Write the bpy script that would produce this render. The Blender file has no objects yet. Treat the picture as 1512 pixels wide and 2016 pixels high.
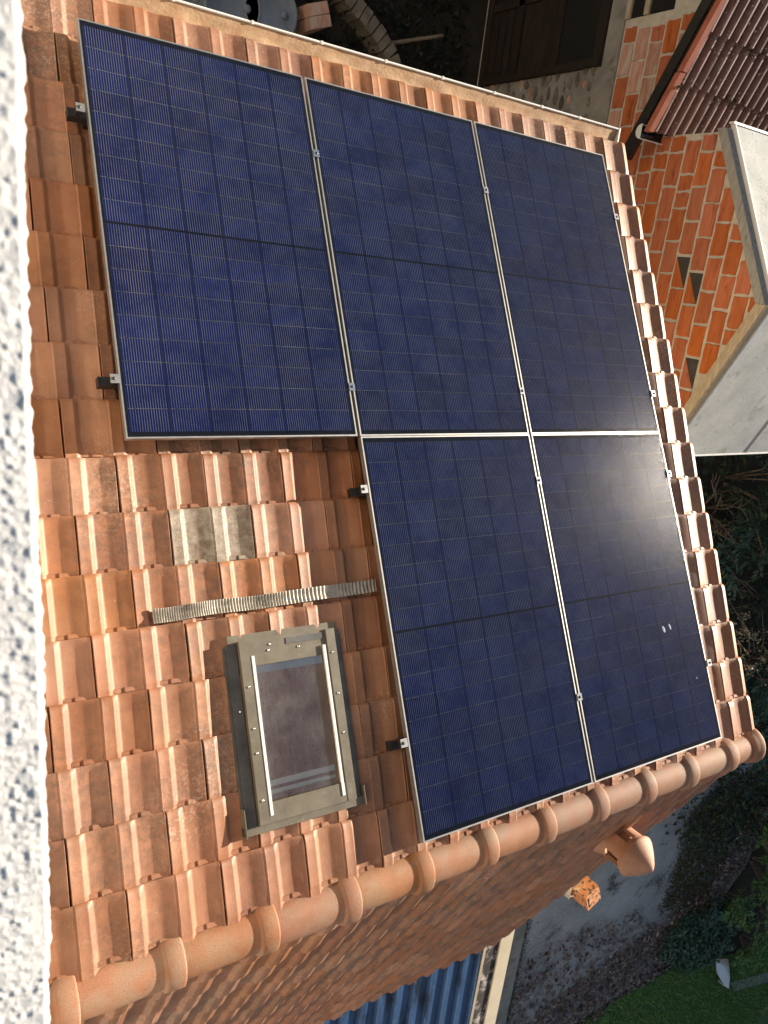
import bpy, math, random
import numpy as np
from mathutils import Matrix, Vector
random.seed(7); rng = np.random.default_rng(7)
rad = math.radians
scene = bpy.context.scene
col = scene.collection

# ------------------------------------------------------------------ camera (photo held sideways: world up points to image right)
FPX = 1569.764; IW, IH = 1512, 2016
CAM = np.array([-0.92289, -0.89809, 4.25895])
TH = rad(29.0); ST, CT = math.sin(TH), math.cos(TH)
_R = np.array([[0.8385817665, 0.1539155836, -0.5225807248], [-0.0621766705, 0.9800309895, 0.1888738235], [0.5412159296, -0.1258938150, 0.8314060770]])
_M = np.array([[1, 0, 0], [0, -CT, -ST], [0, ST, -CT]])          # roof coords (a, b, c) -> world
RW = _R @ _M.T                                                    # world -> camera (right, down, forward)
cam_d = bpy.data.cameras.new('camera'); cam = bpy.data.objects.new('camera', cam_d); col.objects.link(cam)
cam_d.sensor_fit = 'HORIZONTAL'; cam_d.sensor_width = 36; cam_d.lens = 36 * FPX / IW
cam_d.clip_start = 0.02; cam_d.clip_end = 500
m = Matrix(((RW[0][0], -RW[1][0], -RW[2][0], CAM[0]), (RW[0][1], -RW[1][1], -RW[2][1], CAM[1]), (RW[0][2], -RW[1][2], -RW[2][2], CAM[2]), (0, 0, 0, 1)))
cam.matrix_world = m
cam_d.dof.use_dof = True; cam_d.dof.focus_distance = 4.6; cam_d.dof.aperture_fstop = 10
scene.camera = cam
scene.render.resolution_x = 768; scene.render.resolution_y = 1024

# ------------------------------------------------------------------ sky and sun
SUN_AZ, SUN_EL = rad(14.5), rad(14.3)          # azimuth from +X towards +Y
world = bpy.data.worlds.new('World'); scene.world = world; world.use_nodes = True
wn = world.node_tree; wn.nodes.clear()
sky = wn.nodes.new('ShaderNodeTexSky'); sky.sky_type = 'NISHITA'; sky.sun_disc = False
sky.sun_elevation = SUN_EL; sky.sun_rotation = math.pi / 2 - SUN_AZ
sky.air_density = 1.0; sky.dust_density = 1.5; sky.ozone_density = 1.0
bg = wn.nodes.new('ShaderNodeBackground'); bg.inputs[1].default_value = 0.05
wo = wn.nodes.new('ShaderNodeOutputWorld')
wn.links.new(sky.outputs[0], bg.inputs[0]); wn.links.new(bg.outputs[0], wo.inputs[0])
sd = bpy.data.lights.new('sun', 'SUN'); sd.energy = 5.0; sd.angle = rad(0.5); sd.color = (1.0, 0.88, 0.73)
sun = bpy.data.objects.new('sun', sd); col.objects.link(sun)
sdir = Vector((math.cos(SUN_EL) * math.cos(SUN_AZ), math.cos(SUN_EL) * math.sin(SUN_AZ), math.sin(SUN_EL)))
sun.rotation_euler = sdir.to_track_quat('Z', 'Y').to_euler(); sun.location = (30, 8, 10)
scene.view_settings.view_transform = 'Standard'; scene.view_settings.look = 'None'
scene.view_settings.exposure = 1.15; scene.view_settings.gamma = 1.0

# ------------------------------------------------------------------ pixel -> place
def ray(x, y): return RW.T @ np.array([(x - 756) / FPX, (y - 1008) / FPX, 1.0])
def hitX(x, y, X): d = ray(x, y); return CAM + (X - CAM[0]) / d[0] * d
def hitZ(x, y, Z): d = ray(x, y); return CAM + (Z - CAM[2]) / d[2] * d
def roof_pt(a, b, c): return _M @ np.array([a, b, c])
def roof_px(x, y, c=0.13):
    o = _M.T @ CAM; d = _M.T @ ray(x, y); p = o + (c - o[2]) / d[2] * d; return p[0], p[1]

# ------------------------------------------------------------------ material helpers
def new_mat(name):
    mt = bpy.data.materials.new(name); mt.use_nodes = True
    nt = mt.node_tree; b = nt.nodes['Principled BSDF']; return mt, nt, b
def N(nt, t, **kw):
    n = nt.nodes.new(t)
    for k, v in kw.items(): setattr(n, k, v)
    return n
def pos_coord(nt, scale=(1, 1, 1), local=False):
    mp = N(nt, 'ShaderNodeMapping'); mp.inputs['Scale'].default_value = scale
    if local: tc = N(nt, 'ShaderNodeTexCoord'); nt.links.new(tc.outputs['Object'], mp.inputs[0])
    else: g = N(nt, 'ShaderNodeNewGeometry'); nt.links.new(g.outputs['Position'], mp.inputs[0])
    return mp.outputs[0]
def noise(nt, co, scale, detail=4, rough=0.6):
    n = N(nt, 'ShaderNodeTexNoise'); n.inputs['Scale'].default_value = scale; n.inputs['Detail'].default_value = detail; n.inputs['Roughness'].default_value = rough
    nt.links.new(co, n.inputs['Vector']); return n.outputs['Fac']
def ramp(nt, fac, stops):
    r = N(nt, 'ShaderNodeValToRGB'); e = r.color_ramp.elements
    while len(e) < len(stops): e.new(0.5)
    for el, (p, c) in zip(e, stops):
        el.position = p; el.color = (*c, 1) if len(c) == 3 else c
    nt.links.new(fac, r.inputs[0]); return r.outputs[0]
def mix(nt, fac, a, b, mode='MIX'):
    n = N(nt, 'ShaderNodeMix', data_type='RGBA', blend_type=mode)
    if isinstance(fac, (int, float)): n.inputs[0].default_value = fac
    else: nt.links.new(fac, n.inputs[0])
    for i, v in ((6, a), (7, b)):
        if isinstance(v, tuple): n.inputs[i].default_value = (*v, 1) if len(v) == 3 else v
        else: nt.links.new(v, n.inputs[i])
    return n.outputs[2]
def math_n(nt, op, a, b=None, clamp=False):
    n = N(nt, 'ShaderNodeMath', operation=op); n.use_clamp = clamp
    for i, v in ((0, a), (1, b)):
        if v is None: continue
        if isinstance(v, (int, float)): n.inputs[i].default_value = v
        else: nt.links.new(v, n.inputs[i])
    return n.outputs[0]
def bump(nt, b, h, strength=0.4, dist=0.01):
    n = N(nt, 'ShaderNodeBump'); n.inputs['Strength'].default_value = strength; n.inputs['Distance'].default_value = dist
    nt.links.new(h, n.inputs['Height']); nt.links.new(n.outputs[0], b.inputs['Normal'])
def pmat(name, c1, c2, scale=8, rough=0.7, bmp=0.3, bd=0.004, bscale=60, rand=0.0, metal=0.0, spec=0.5, speck=None, stretch=(1, 1, 1), stain=None, local=False):
    mt, nt, b = new_mat(name)
    co = pos_coord(nt, stretch, local)
    c = ramp(nt, noise(nt, co, scale), [(0.32, c1), (0.68, c2)])
    if stain:   # (colour, scale, threshold)
        f = ramp(nt, noise(nt, co, stain[1], 5, 0.65), [(stain[2], (0, 0, 0)), (min(stain[2] + 0.14, 1), (1, 1, 1))])
        c = mix(nt, f, c, stain[0])
    if speck:   # (colour, scale, threshold)
        f = ramp(nt, noise(nt, co, speck[1], 2, 0.5), [(speck[2], (0, 0, 0)), (min(speck[2] + 0.05, 1), (1, 1, 1))])
        c = mix(nt, f, c, speck[0])
    if rand:
        oi = N(nt, 'ShaderNodeObjectInfo')
        hs = N(nt, 'ShaderNodeHueSaturation')
        v = math_n(nt, 'ADD', math_n(nt, 'MULTIPLY', oi.outputs['Random'], 2 * rand), 1 - rand)
        r2 = math_n(nt, 'FRACT', math_n(nt, 'MULTIPLY', oi.outputs['Random'], 37.7))
        nt.links.new(v, hs.inputs['Value'])
        nt.links.new(math_n(nt, 'ADD', math_n(nt, 'MULTIPLY', r2, 0.006), 0.497), hs.inputs['Hue'])
        nt.links.new(math_n(nt, 'ADD', math_n(nt, 'MULTIPLY', r2, 0.16), 0.92), hs.inputs['Saturation'])
        nt.links.new(c, hs.inputs['Color']); c = hs.outputs[0]
    nt.links.new(c, b.inputs['Base Color'])
    b.inputs['Roughness'].default_value = rough; b.inputs['Metallic'].default_value = metal
    b.inputs['Specular IOR Level'].default_value = spec
    if bmp: bump(nt, b, noise(nt, co, bscale, 6, 0.7), bmp, bd)
    return mt

def tile_material(name, pale=False, grey=False):
    mt, nt, b = new_mat(name); co = pos_coord(nt)
    if grey: c = ramp(nt, noise(nt, co, 22, 6, 0.7), [(0.3, (0.20, 0.155, 0.11)), (0.55, (0.36, 0.31, 0.24)), (0.75, (0.48, 0.43, 0.36))])
    else: c = ramp(nt, noise(nt, co, 5, 6, 0.65), [(0.3, (0.26, 0.10, 0.040)), (0.5, (0.345, 0.142, 0.060)), (0.72, (0.43, 0.195, 0.092))])
    # weathered brown patches and a chalky bloom
    f = ramp(nt, noise(nt, co, 2.6, 5, 0.6), [(0.48, (0, 0, 0)), (0.72, (1, 1, 1))])
    c = mix(nt, math_n(nt, 'MULTIPLY', f, 0.6), c, (0.25, 0.125, 0.07))
    # streaks along the slope
    st = noise(nt, pos_coord(nt, (26, 2.0, 2.0)), 1.0, 4, 0.6)
    c = mix(nt, math_n(nt, 'MULTIPLY', ramp(nt, st, [(0.5, (0, 0, 0)), (0.8, (1, 1, 1))]), 0.3), c, (0.55, 0.29, 0.16))
    sp = ramp(nt, noise(nt, co, 130, 2, 0.5), [(0.70 if not grey else 0.6, (0, 0, 0)), (0.78, (1, 1, 1))])
    c = mix(nt, math_n(nt, 'MULTIPLY', sp, 0.55 if not grey else 0.8), c, (0.66, 0.56, 0.46))
    dk = ramp(nt, noise(nt, co, 55, 3, 0.6), [(0.68, (0, 0, 0)), (0.76, (1, 1, 1))])
    c = mix(nt, math_n(nt, 'MULTIPLY', dk, 0.5), c, (0.10, 0.06, 0.04))
    so = math_n(nt, 'MULTIPLY', ramp(nt, noise(nt, co, 1.1, 3, 0.5), [(0.40, (0, 0, 0)), (0.60, (1, 1, 1))]), ramp(nt, noise(nt, co, 26, 5, 0.75), [(0.42, (0, 0, 0)), (0.62, (1, 1, 1))]))
    c = mix(nt, math_n(nt, 'MULTIPLY', so, 0.7), c, (0.14, 0.085, 0.052))
    li = math_n(nt, 'MULTIPLY', ramp(nt, noise(nt, pos_coord(nt, (1, 1, 1.3)), 1.7, 3, 0.5), [(0.52, (0, 0, 0)), (0.66, (1, 1, 1))]), ramp(nt, noise(nt, co, 70, 4, 0.7), [(0.52, (0, 0, 0)), (0.62, (1, 1, 1))]))
    c = mix(nt, math_n(nt, 'MULTIPLY', li, 0.5), c, (0.56, 0.44, 0.33))
    oi = N(nt, 'ShaderNodeObjectInfo'); hs = N(nt, 'ShaderNodeHueSaturation')
    r1 = oi.outputs['Random']; r2 = math_n(nt, 'FRACT', math_n(nt, 'MULTIPLY', r1, 57.3)); r3 = math_n(nt, 'FRACT', math_n(nt, 'MULTIPLY', r1, 131.7))
    nt.links.new(math_n(nt, 'ADD', math_n(nt, 'MULTIPLY', r1, 0.30), 0.84), hs.inputs['Value'])
    nt.links.new(math_n(nt, 'ADD', math_n(nt, 'MULTIPLY', r2, 0.006), 0.4965), hs.inputs['Hue'])
    nt.links.new(math_n(nt, 'ADD', math_n(nt, 'MULTIPLY', r3, 0.2), 0.86), hs.inputs['Saturation'])
    nt.links.new(c, hs.inputs['Color']); nt.links.new(hs.outputs[0], b.inputs['Base Color'])
    b.inputs['Roughness'].default_value = 0.52; b.inputs['Specular IOR Level'].default_value = 0.6
    h = math_n(nt, 'ADD', noise(nt, co, 240, 3, 0.6), math_n(nt, 'MULTIPLY', noise(nt, co, 30, 4, 0.6), 1.2))
    bump(nt, b, h, 0.35, 0.002)
    return mt

MAT = {}
MAT['tile'] = tile_material('terracotta'); MAT['tile_grey'] = tile_material('lichened_terracotta', grey=True)
MAT['ridge'] = pmat('ridge_clay', (0.36, 0.155, 0.072), (0.45, 0.215, 0.115), 7, 0.6, 1.0, 0.003, 220, spec=0.5, rand=0.09, speck=((0.30, 0.15, 0.08), 200, 0.63), stain=((0.38, 0.23, 0.14), 6, 0.46))
MAT['deck'] = pmat('roof_boarding', (0.05, 0.035, 0.025), (0.08, 0.05, 0.035), 6, 0.9)
MAT['alu'] = pmat('brushed_aluminium', (0.40, 0.40, 0.39), (0.50, 0.50, 0.49), 30, 0.42, 0.05, metal=0.85)
MAT['black_metal'] = pmat('black_anodised', (0.012, 0.012, 0.012), (0.03, 0.028, 0.026), 20, 0.4, 0.05)
MAT['steel'] = pmat('steel', (0.6, 0.6, 0.6), (0.75, 0.75, 0.75), 40, 0.25, 0, metal=1.0)
MAT['render_white'] = pmat('white_roughcast', (0.80, 0.79, 0.76), (0.88, 0.87, 0.84), 60, 0.9, 0.5, 0.003, 350)
MAT['taupe'] = pmat('taupe_render', (0.42, 0.37, 0.31), (0.50, 0.45, 0.39), 5, 0.95, 0.5, 0.004, 120)
MAT['gutter'] = pmat('old_white_gutter', (0.70, 0.64, 0.54), (0.78, 0.74, 0.66), 9, 0.5, 0.2, stain=((0.42, 0.24, 0.12), 7, 0.52))
MAT['gutter_in'] = pmat('gutter_silt', (0.46, 0.27, 0.14), (0.60, 0.42, 0.26), 14, 0.85, 0.6, 0.006, 60)
MAT['cream_wall'] = pmat('cream_render', (0.55, 0.47, 0.33), (0.66, 0.58, 0.43), 3, 0.9, 0.3)
MAT['brick'] = pmat('hollow_brick', (0.46, 0.12, 0.045), (0.58, 0.185, 0.075), 5, 0.85, 1.0, 0.006, 30, rand=0.10, stretch=(4, 1, 5), stain=((0.28, 0.07, 0.035), 3, 0.56))
MAT['brick_pale'] = pmat('pale_brick', (0.42, 0.20, 0.14), (0.52, 0.32, 0.25), 5, 0.9, 0.6, 0.004, 30, rand=0.18, stretch=(4, 1, 5), stain=((0.50, 0.42, 0.36), 4, 0.5))
MAT['mortar'] = pmat('mortar', (0.50, 0.46, 0.38), (0.64, 0.60, 0.52), 10, 0.95, 0.8, 0.01, 40)
MAT['concrete'] = pmat('grey_concrete', (0.20, 0.19, 0.17), (0.33, 0.31, 0.28), 4, 0.92, 0.5, 0.006, 50, stain=((0.10, 0.095, 0.08), 3, 0.55))
MAT['stone'] = pmat('rubble_stone', (0.09, 0.08, 0.065), (0.24, 0.20, 0.16), 9, 0.9, 0.8, 0.01, 30, rand=0.45)
MAT['dark_void'] = pmat('dark_inside', (0.004, 0.004, 0.004), (0.008, 0.008, 0.007), 5, 0.8, 0)
MAT['old_wood'] = pmat('old_dark_wood', (0.010, 0.006, 0.004), (0.032, 0.019, 0.012), 3, 0.85, 0.5, 0.006, 20, rand=0.2, stretch=(6, 1, 9))
MAT['grey_wood'] = pmat('weathered_wood', (0.36, 0.29, 0.20), (0.52, 0.44, 0.33), 4, 0.8, 0.4, 0.003, 30, stretch=(12, 1.5, 12))
MAT['grey_wood2'] = pmat('grey_board', (0.26, 0.25, 0.23), (0.38, 0.37, 0.34), 4, 0.85, 0.4, 0.003, 30, stretch=(12, 1.5, 12), stain=((0.14, 0.135, 0.12), 5, 0.55))
MAT['fibro'] = pmat('white_fibre_cement', (0.40, 0.42, 0.41), (0.54, 0.55, 0.53), 3, 0.8, 0.25, 0.002, 80, stain=((0.30, 0.30, 0.26), 5, 0.58), speck=((0.07, 0.07, 0.06), 60, 0.66))
MAT['zinc'] = pmat('zinc_trim', (0.56, 0.59, 0.63), (0.70, 0.73, 0.77), 8, 0.4, 0.1, metal=0.5)
MAT['brown_sheet'] = pmat('brown_corrugated', (0.085, 0.032, 0.026), (0.14, 0.06, 0.048), 5, 0.6, 0.3, 0.003, 40, stain=((0.09, 0.07, 0.04), 4, 0.56), speck=((0.45, 0.42, 0.38), 38, 0.66))
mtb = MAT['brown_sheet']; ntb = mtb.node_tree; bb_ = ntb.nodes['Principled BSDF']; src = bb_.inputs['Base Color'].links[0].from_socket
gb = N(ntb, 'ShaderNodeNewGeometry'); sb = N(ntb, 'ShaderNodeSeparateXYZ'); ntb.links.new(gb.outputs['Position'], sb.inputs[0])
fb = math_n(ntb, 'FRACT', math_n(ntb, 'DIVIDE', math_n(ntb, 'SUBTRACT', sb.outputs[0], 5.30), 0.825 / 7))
crest_hl = ramp(ntb, math_n(ntb, 'ABSOLUTE', math_n(ntb, 'SUBTRACT', fb, 0.5)), [(0.10, (1, 1, 1)), (0.20, (0, 0, 0))])  # pale rib tops: highlights painted into the colour, with some weathering
hl_noise = ramp(ntb, noise(ntb, pos_coord(ntb), 6, 4), [(0.35, (0.15, 0.15, 0.15)), (0.65, (0.9, 0.9, 0.9))])
ntb.links.new(mix(ntb, math_n(ntb, 'MULTIPLY', crest_hl, hl_noise), src, (0.30, 0.20, 0.175)), bb_.inputs['Base Color'])
MAT['red_trim'] = pmat('red_clay_trim', (0.33, 0.09, 0.05), (0.43, 0.14, 0.08), 6, 0.7, 0.2)
MAT['white_pvc'] = pmat('white_pvc', (0.74, 0.74, 0.71), (0.82, 0.82, 0.80), 10, 0.4, 0)
MAT['blue_sheet'] = pmat('blue_painted_sheet', (0.03, 0.07, 0.16), (0.05, 0.11, 0.23), 3, 0.45, 0.3, 0.002, 40, stain=((0.012, 0.02, 0.04), 2, 0.5), speck=((0.32, 0.36, 0.42), 45, 0.69), stretch=(3, 0.7, 1))
MAT['peeling'] = pmat('peeling_paint', (0.03, 0.027, 0.024), (0.06, 0.05, 0.045), 4, 0.9, 0.6, 0.006, 30, stain=((0.55, 0.48, 0.44), 7, 0.5))
MAT['asphalt'] = pmat('old_asphalt', (0.28, 0.28, 0.275), (0.48, 0.48, 0.47), 0.9, 0.9, 0.9, 0.02, 45, speck=((0.8, 0.8, 0.78), 34, 0.64), stain=((0.10, 0.098, 0.09), 2.0, 0.54))
MAT['soil'] = pmat('dark_soil', (0.016, 0.014, 0.010), (0.045, 0.036, 0.025), 2, 0.95, 0.8, 0.03, 12)
MAT['moss'] = pmat('dark_moss', (0.025, 0.024, 0.006), (0.065, 0.06, 0.015), 5, 0.95, 1.0, 0.02, 40, stain=((0.02, 0.017, 0.01), 3, 0.56))
MAT['lawn'] = pmat('lawn_soil', (0.05, 0.11, 0.025), (0.08, 0.15, 0.04), 3, 0.95, 0.6, 0.02, 30)
def leaf_mat(name, cs, rough=0.55):
    mt, nt, b = new_mat(name)
    at = N(nt, 'ShaderNodeAttribute', attribute_name='tint')
    st = [(i / max(1, len(cs) - 1), c) for i, c in enumerate(cs)]
    nt.links.new(ramp(nt, at.outputs['Fac'], st), b.inputs['Base Color'])
    b.inputs['Roughness'].default_value = rough; b.inputs['Specular IOR Level'].default_value = 0.4
    return mt
MAT['grass'] = leaf_mat('grass_blades', [(0.05, 0.14, 0.025), (0.13, 0.31, 0.055), (0.26, 0.36, 0.11)])
MAT['leaf_green'] = leaf_mat('green_leaves', [(0.06, 0.13, 0.035), (0.13, 0.26, 0.065), (0.24, 0.36, 0.11)])
MAT['leaf_blue'] = leaf_mat('ivy_leaves', [(0.025, 0.06, 0.04), (0.055, 0.12, 0.075), (0.11, 0.18, 0.12)])
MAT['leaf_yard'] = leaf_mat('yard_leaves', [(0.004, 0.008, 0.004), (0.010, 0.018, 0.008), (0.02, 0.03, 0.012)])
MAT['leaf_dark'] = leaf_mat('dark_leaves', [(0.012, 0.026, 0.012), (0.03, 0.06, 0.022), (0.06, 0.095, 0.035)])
MAT['litter'] = leaf_mat('dead_leaves', [(0.06, 0.045, 0.04), (0.16, 0.125, 0.115), (0.27, 0.215, 0.19), (0.42, 0.37, 0.34)], 0.5)
MAT['dry'] = leaf_mat('dry_flower_heads', [(0.26, 0.20, 0.12), (0.42, 0.35, 0.24), (0.5, 0.44, 0.33)])
MAT['twig'] = pmat('twig_bark', (0.12, 0.085, 0.06), (0.28, 0.22, 0.16), 12, 0.85, 0.3)
MAT['bark'] = pmat('bark', (0.05, 0.04, 0.03), (0.11, 0.085, 0.06), 9, 0.9, 0.8, 0.02, 14)
MAT['clay'] = pmat('vent_clay', (0.44, 0.22, 0.12), (0.54, 0.31, 0.20), 7, 0.65, 0.4, 0.003, 140, stain=((0.34, 0.20, 0.13), 6, 0.52), speck=((0.25, 0.15, 0.10), 90, 0.68))
MAT['flue'] = pmat('orange_flue', (0.62, 0.22, 0.08), (0.70, 0.32, 0.14), 6, 0.75, 0.4, 0.003, 60, speck=((0.14, 0.09, 0.05), 34, 0.54), stain=((0.72, 0.58, 0.42), 9, 0.52))
MAT['flue_clean'] = pmat('clean_orange_clay', (0.62, 0.20, 0.07), (0.68, 0.25, 0.095), 6, 0.7, 0.2)
MAT['flashing'] = pmat('olive_grey_metal', (0.135, 0.120, 0.092), (0.19, 0.172, 0.132), 12, 0.5, 0.1, metal=0.25, stain=((0.33, 0.30, 0.24), 8, 0.6))
MAT['flashing_dark'] = pmat('dark_grey_metal', (0.075, 0.075, 0.075), (0.13, 0.13, 0.125), 10, 0.5, 0.1, metal=0.2)
MAT['lead'] = pmat('lead_strip', (0.27, 0.25, 0.215), (0.42, 0.39, 0.33), 25, 0.5, 0.2, 0.002, 90, metal=0.3, stain=((0.13, 0.12, 0.11), 11, 0.55))
MAT['plastic_blue'] = pmat('faded_blue_plastic', (0.12, 0.16, 0.22), (0.20, 0.25, 0.32), 4, 0.55, 0.1, stain=((0.05, 0.055, 0.06), 5, 0.6))
MAT['garden_plastic'] = pmat('white_garden_plastic', (0.72, 0.73, 0.75), (0.8, 0.8, 0.82), 6, 0.4, 0, speck=((0.2, 0.22, 0.18), 30, 0.66))

# ------------------------------------------------------------------ mesh helpers
class MB:
    def __init__(s): s.v = []; s.f = []; s.sm = []; s.mi = []; s.cur = 0
    def quad_pts(s, pts, smooth=False):
        k = len(s.v); s.v += [tuple(p) for p in pts]; s.f.append(tuple(range(k, k + len(pts)))); s.sm.append(smooth); s.mi.append(s.cur)
    def box(s, x0, x1, y0, y1, z0, z1):
        k = len(s.v)
        s.v += [(x0, y0, z0), (x1, y0, z0), (x1, y1, z0), (x0, y1, z0), (x0, y0, z1), (x1, y0, z1), (x1, y1, z1), (x0, y1, z1)]
        for f in ((0, 3, 2, 1), (4, 5, 6, 7), (0, 1, 5, 4), (1, 2, 6, 5), (2, 3, 7, 6), (3, 0, 4, 7)):
            s.f.append(tuple(k + i for i in f)); s.sm.append(False); s.mi.append(s.cur)
        return s
    def grid(s, rows, smooth=True, closed=False):
        k = len(s.v); n = len(rows[0])
        for r in rows: s.v += [tuple(p) for p in r]
        for i in range(len(rows) - 1):
            for j in range(n if closed else n - 1):
                j2 = (j + 1) % n
                s.f.append((k + i * n + j, k + i * n + j2, k + (i + 1) * n + j2, k + (i + 1) * n + j)); s.sm.append(smooth); s.mi.append(s.cur)
        return s
    def tube(s, pts, r, seg=8, caps=True):
        pts = [Vector(p) for p in pts]; rs = r if isinstance(r, (list, tuple)) else [r] * len(pts); rows = []
        for i, p in enumerate(pts):
            t = (pts[min(i + 1, len(pts) - 1)] - pts[max(i - 1, 0)]).normalized()
            u = t.orthogonal().normalized() if i == 0 else (u - t * u.dot(t)).normalized()
            w = t.cross(u)
            rows.append([p + (u * math.cos(2 * math.pi * q / seg) + w * math.sin(2 * math.pi * q / seg)) * rs[i] for q in range(seg)])
        s.grid(rows, True, True)
        if caps: s.quad_pts(rows[0][::-1]); s.quad_pts(rows[-1])
        return s
    def lathe(s, prof, seg=32, c=(0, 0, 0)):
        s.grid([[(c[0] + r * math.cos(2 * math.pi * q / seg), c[1] + r * math.sin(2 * math.pi * q / seg), c[2] + z) for q in range(seg)] for r, z in prof], True, True); return s
    def prism(s, poly, axis, lo, hi):   # poly in the two other axes
        def P(p, t): return {'x': (t, p[0], p[1]), 'y': (p[0], t, p[1]), 'z': (p[0], p[1], t)}[axis]
        n = len(poly); s.quad_pts([P(p, lo) for p in poly][::-1]); s.quad_pts([P(p, hi) for p in poly])
        for i in range(n): j = (i + 1) % n; s.quad_pts([P(poly[i], lo), P(poly[j], lo), P(poly[j], hi), P(poly[i], hi)])
        return s
    def mesh(s, name, mats):
        me = bpy.data.meshes.new(name); me.from_pydata(s.v, [], s.f); me.validate()
        me.polygons.foreach_set('use_smooth', s.sm[:len(me.polygons)])
        for q in (mats if isinstance(mats, (list, tuple)) else [mats]): me.materials.append(q)
        if any(s.mi): me.polygons.foreach_set('material_index', s.mi)
        me.update(); return me
def add(name, me, parent=None, mw=None):
    o = bpy.data.objects.new(name, me); col.objects.link(o)
    if parent: o.parent = parent
    if mw is not None: o.matrix_basis = mw
    return o
def build(name, mb, mats, parent=None, mw=None): return add(name, mb.mesh(name, mats), parent, mw)
def tag(o, label=None, cat=None, group=None, kind=None):
    for k, v in (('label', label), ('category', cat), ('group', group), ('kind', kind)):
        if v: o[k] = v
    return o
def thing(name, label, cat, loc=(0, 0, 0), group=None, mw=None):
    o = bpy.data.objects.new(name, None); col.objects.link(o); o.empty_display_size = 0.1
    o.matrix_basis = mw if mw is not None else Matrix.Translation(loc)
    return tag(o, label, cat, group)
def T(x, y, z): return Matrix.Translation((x, y, z))

# ------------------------------------------------------------------ ground
def gz(x, y):
    s = min(1, max(0, (y + 2.6) / 1.6)); return -3.0 - 1.4 * s * s * (3 - 2 * s)
GX = [-60, -25, -8] + [i * 0.5 for i in range(-4, 45)] + [26, 34, 60, 140]
GY = [-140, -60, -34, -24] + [-20 + i * 0.5 for i in range(0, 49)] + [8, 14, 30, 80]
mb = MB(); mb.grid([[(x, y, gz(x, y)) for x in GX] for y in GY])
tag(build('ground', mb, MAT['soil']), kind='structure')
def px_poly(pts, Z=-3.0): return [tuple(hitZ(x, y, Z)[:2]) for x, y in pts]
def sheet(name, poly, z, mt):
    mb = MB(); k = [(x, y, z) for x, y in poly]
    a = sum(k[i][0] * k[(i + 1) % len(k)][1] - k[(i + 1) % len(k)][0] * k[i][1] for i in range(len(k)))
    mb.quad_pts(k if a > 0 else k[::-1]); return build(name, mb, mt)
path = px_poly([(1500, 1470), (1530, 1560), (1470, 1700), (1400, 1800), (1330, 1880), (1180, 1985), (1090, 2050)]) + [(9, -24), (4.2, -24), (4.2, -3.4), (8.5, -4.2)]
tag(sheet('asphalt_path', path, -2.994, MAT['asphalt']), kind='structure')
lawn_px = [(1100, 2040), (1135, 2010), (1195, 1975), (1270, 1935), (1330, 1900), (1390, 1888), (1470, 1870), (1530, 1850)]
lawn = px_poly(lawn_px) + [(26, -14), (30, -30), (10, -30)]
tag(sheet('lawn', lawn, -2.988, MAT['lawn']), kind='structure')

def inside(p, poly):
    x, y = p; c = False; j = len(poly) - 1
    for i in range(len(poly)):
        if (poly[i][1] > y) != (poly[j][1] > y) and x < (poly[j][0] - poly[i][0]) * (y - poly[i][1]) / (poly[j][1] - poly[i][1]) + poly[i][0]: c = not c
        j = i
    return c
def sample(poly, n):
    xs = [p[0] for p in poly]; ys = [p[1] for p in poly]; out = []
    while len(out) < n:
        p = (rng.uniform(min(xs), max(xs)), rng.uniform(min(ys), max(ys)))
        if inside(p, poly): out.append(p)
    return out
def leaf_mesh(name, pts, dirs, nrm, ln, wd, tint, mt, fold=0.25):
    """pointed leaves: 6 verts, 4 triangles each, folded along the midrib"""
    pts = np.asarray(pts, float); d = np.asarray(dirs, float); n = np.asarray(nrm, float); k = len(pts)
    d /= np.linalg.norm(d, axis=1)[:, None] + 1e-9
    sd_ = np.cross(n, d); sd_ /= np.linalg.norm(sd_, axis=1)[:, None] + 1e-9
    up = np.cross(d, sd_); ln = np.asarray(ln)[:, None] * np.ones((k, 1)); wd = np.asarray(wd)[:, None] * np.ones((k, 1))
    V = np.empty((k, 6, 3))
    V[:, 0] = pts; V[:, 1] = pts + d * ln * 0.45 + sd_ * wd * 0.5 + up * wd * fold; V[:, 2] = pts + d * ln * 0.5
    V[:, 3] = pts + d * ln * 0.45 - sd_ * wd * 0.5 + up * wd * fold; V[:, 4] = pts + d * ln - up * ln * 0.12; V[:, 5] = V[:, 2]
    F = np.empty((k, 2, 4), int); b = np.arange(k)[:, None] * 6
    F[:, 0] = b + np.array([0, 2, 4, 1]); F[:, 1] = b + np.array([0, 3, 4, 2])
    me = bpy.data.meshes.new(name); me.from_pydata(V.reshape(-1, 3).tolist(), [], F.reshape(-1, 4).tolist())
    at = me.attributes.new('tint', 'FLOAT', 'POINT'); at.data.foreach_set('value', np.repeat(np.asarray(tint, float), 6))
    me.materials.append(mt); return me
def rdir(k, zlo=-1.0, zhi=1.0):
    a = rng.uniform(0, 2 * np.pi, k); z = rng.uniform(zlo, zhi, k); r = np.sqrt(np.maximum(0, 1 - z * z)); return np.stack([r * np.cos(a), r * np.sin(a), z], 1)

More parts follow.
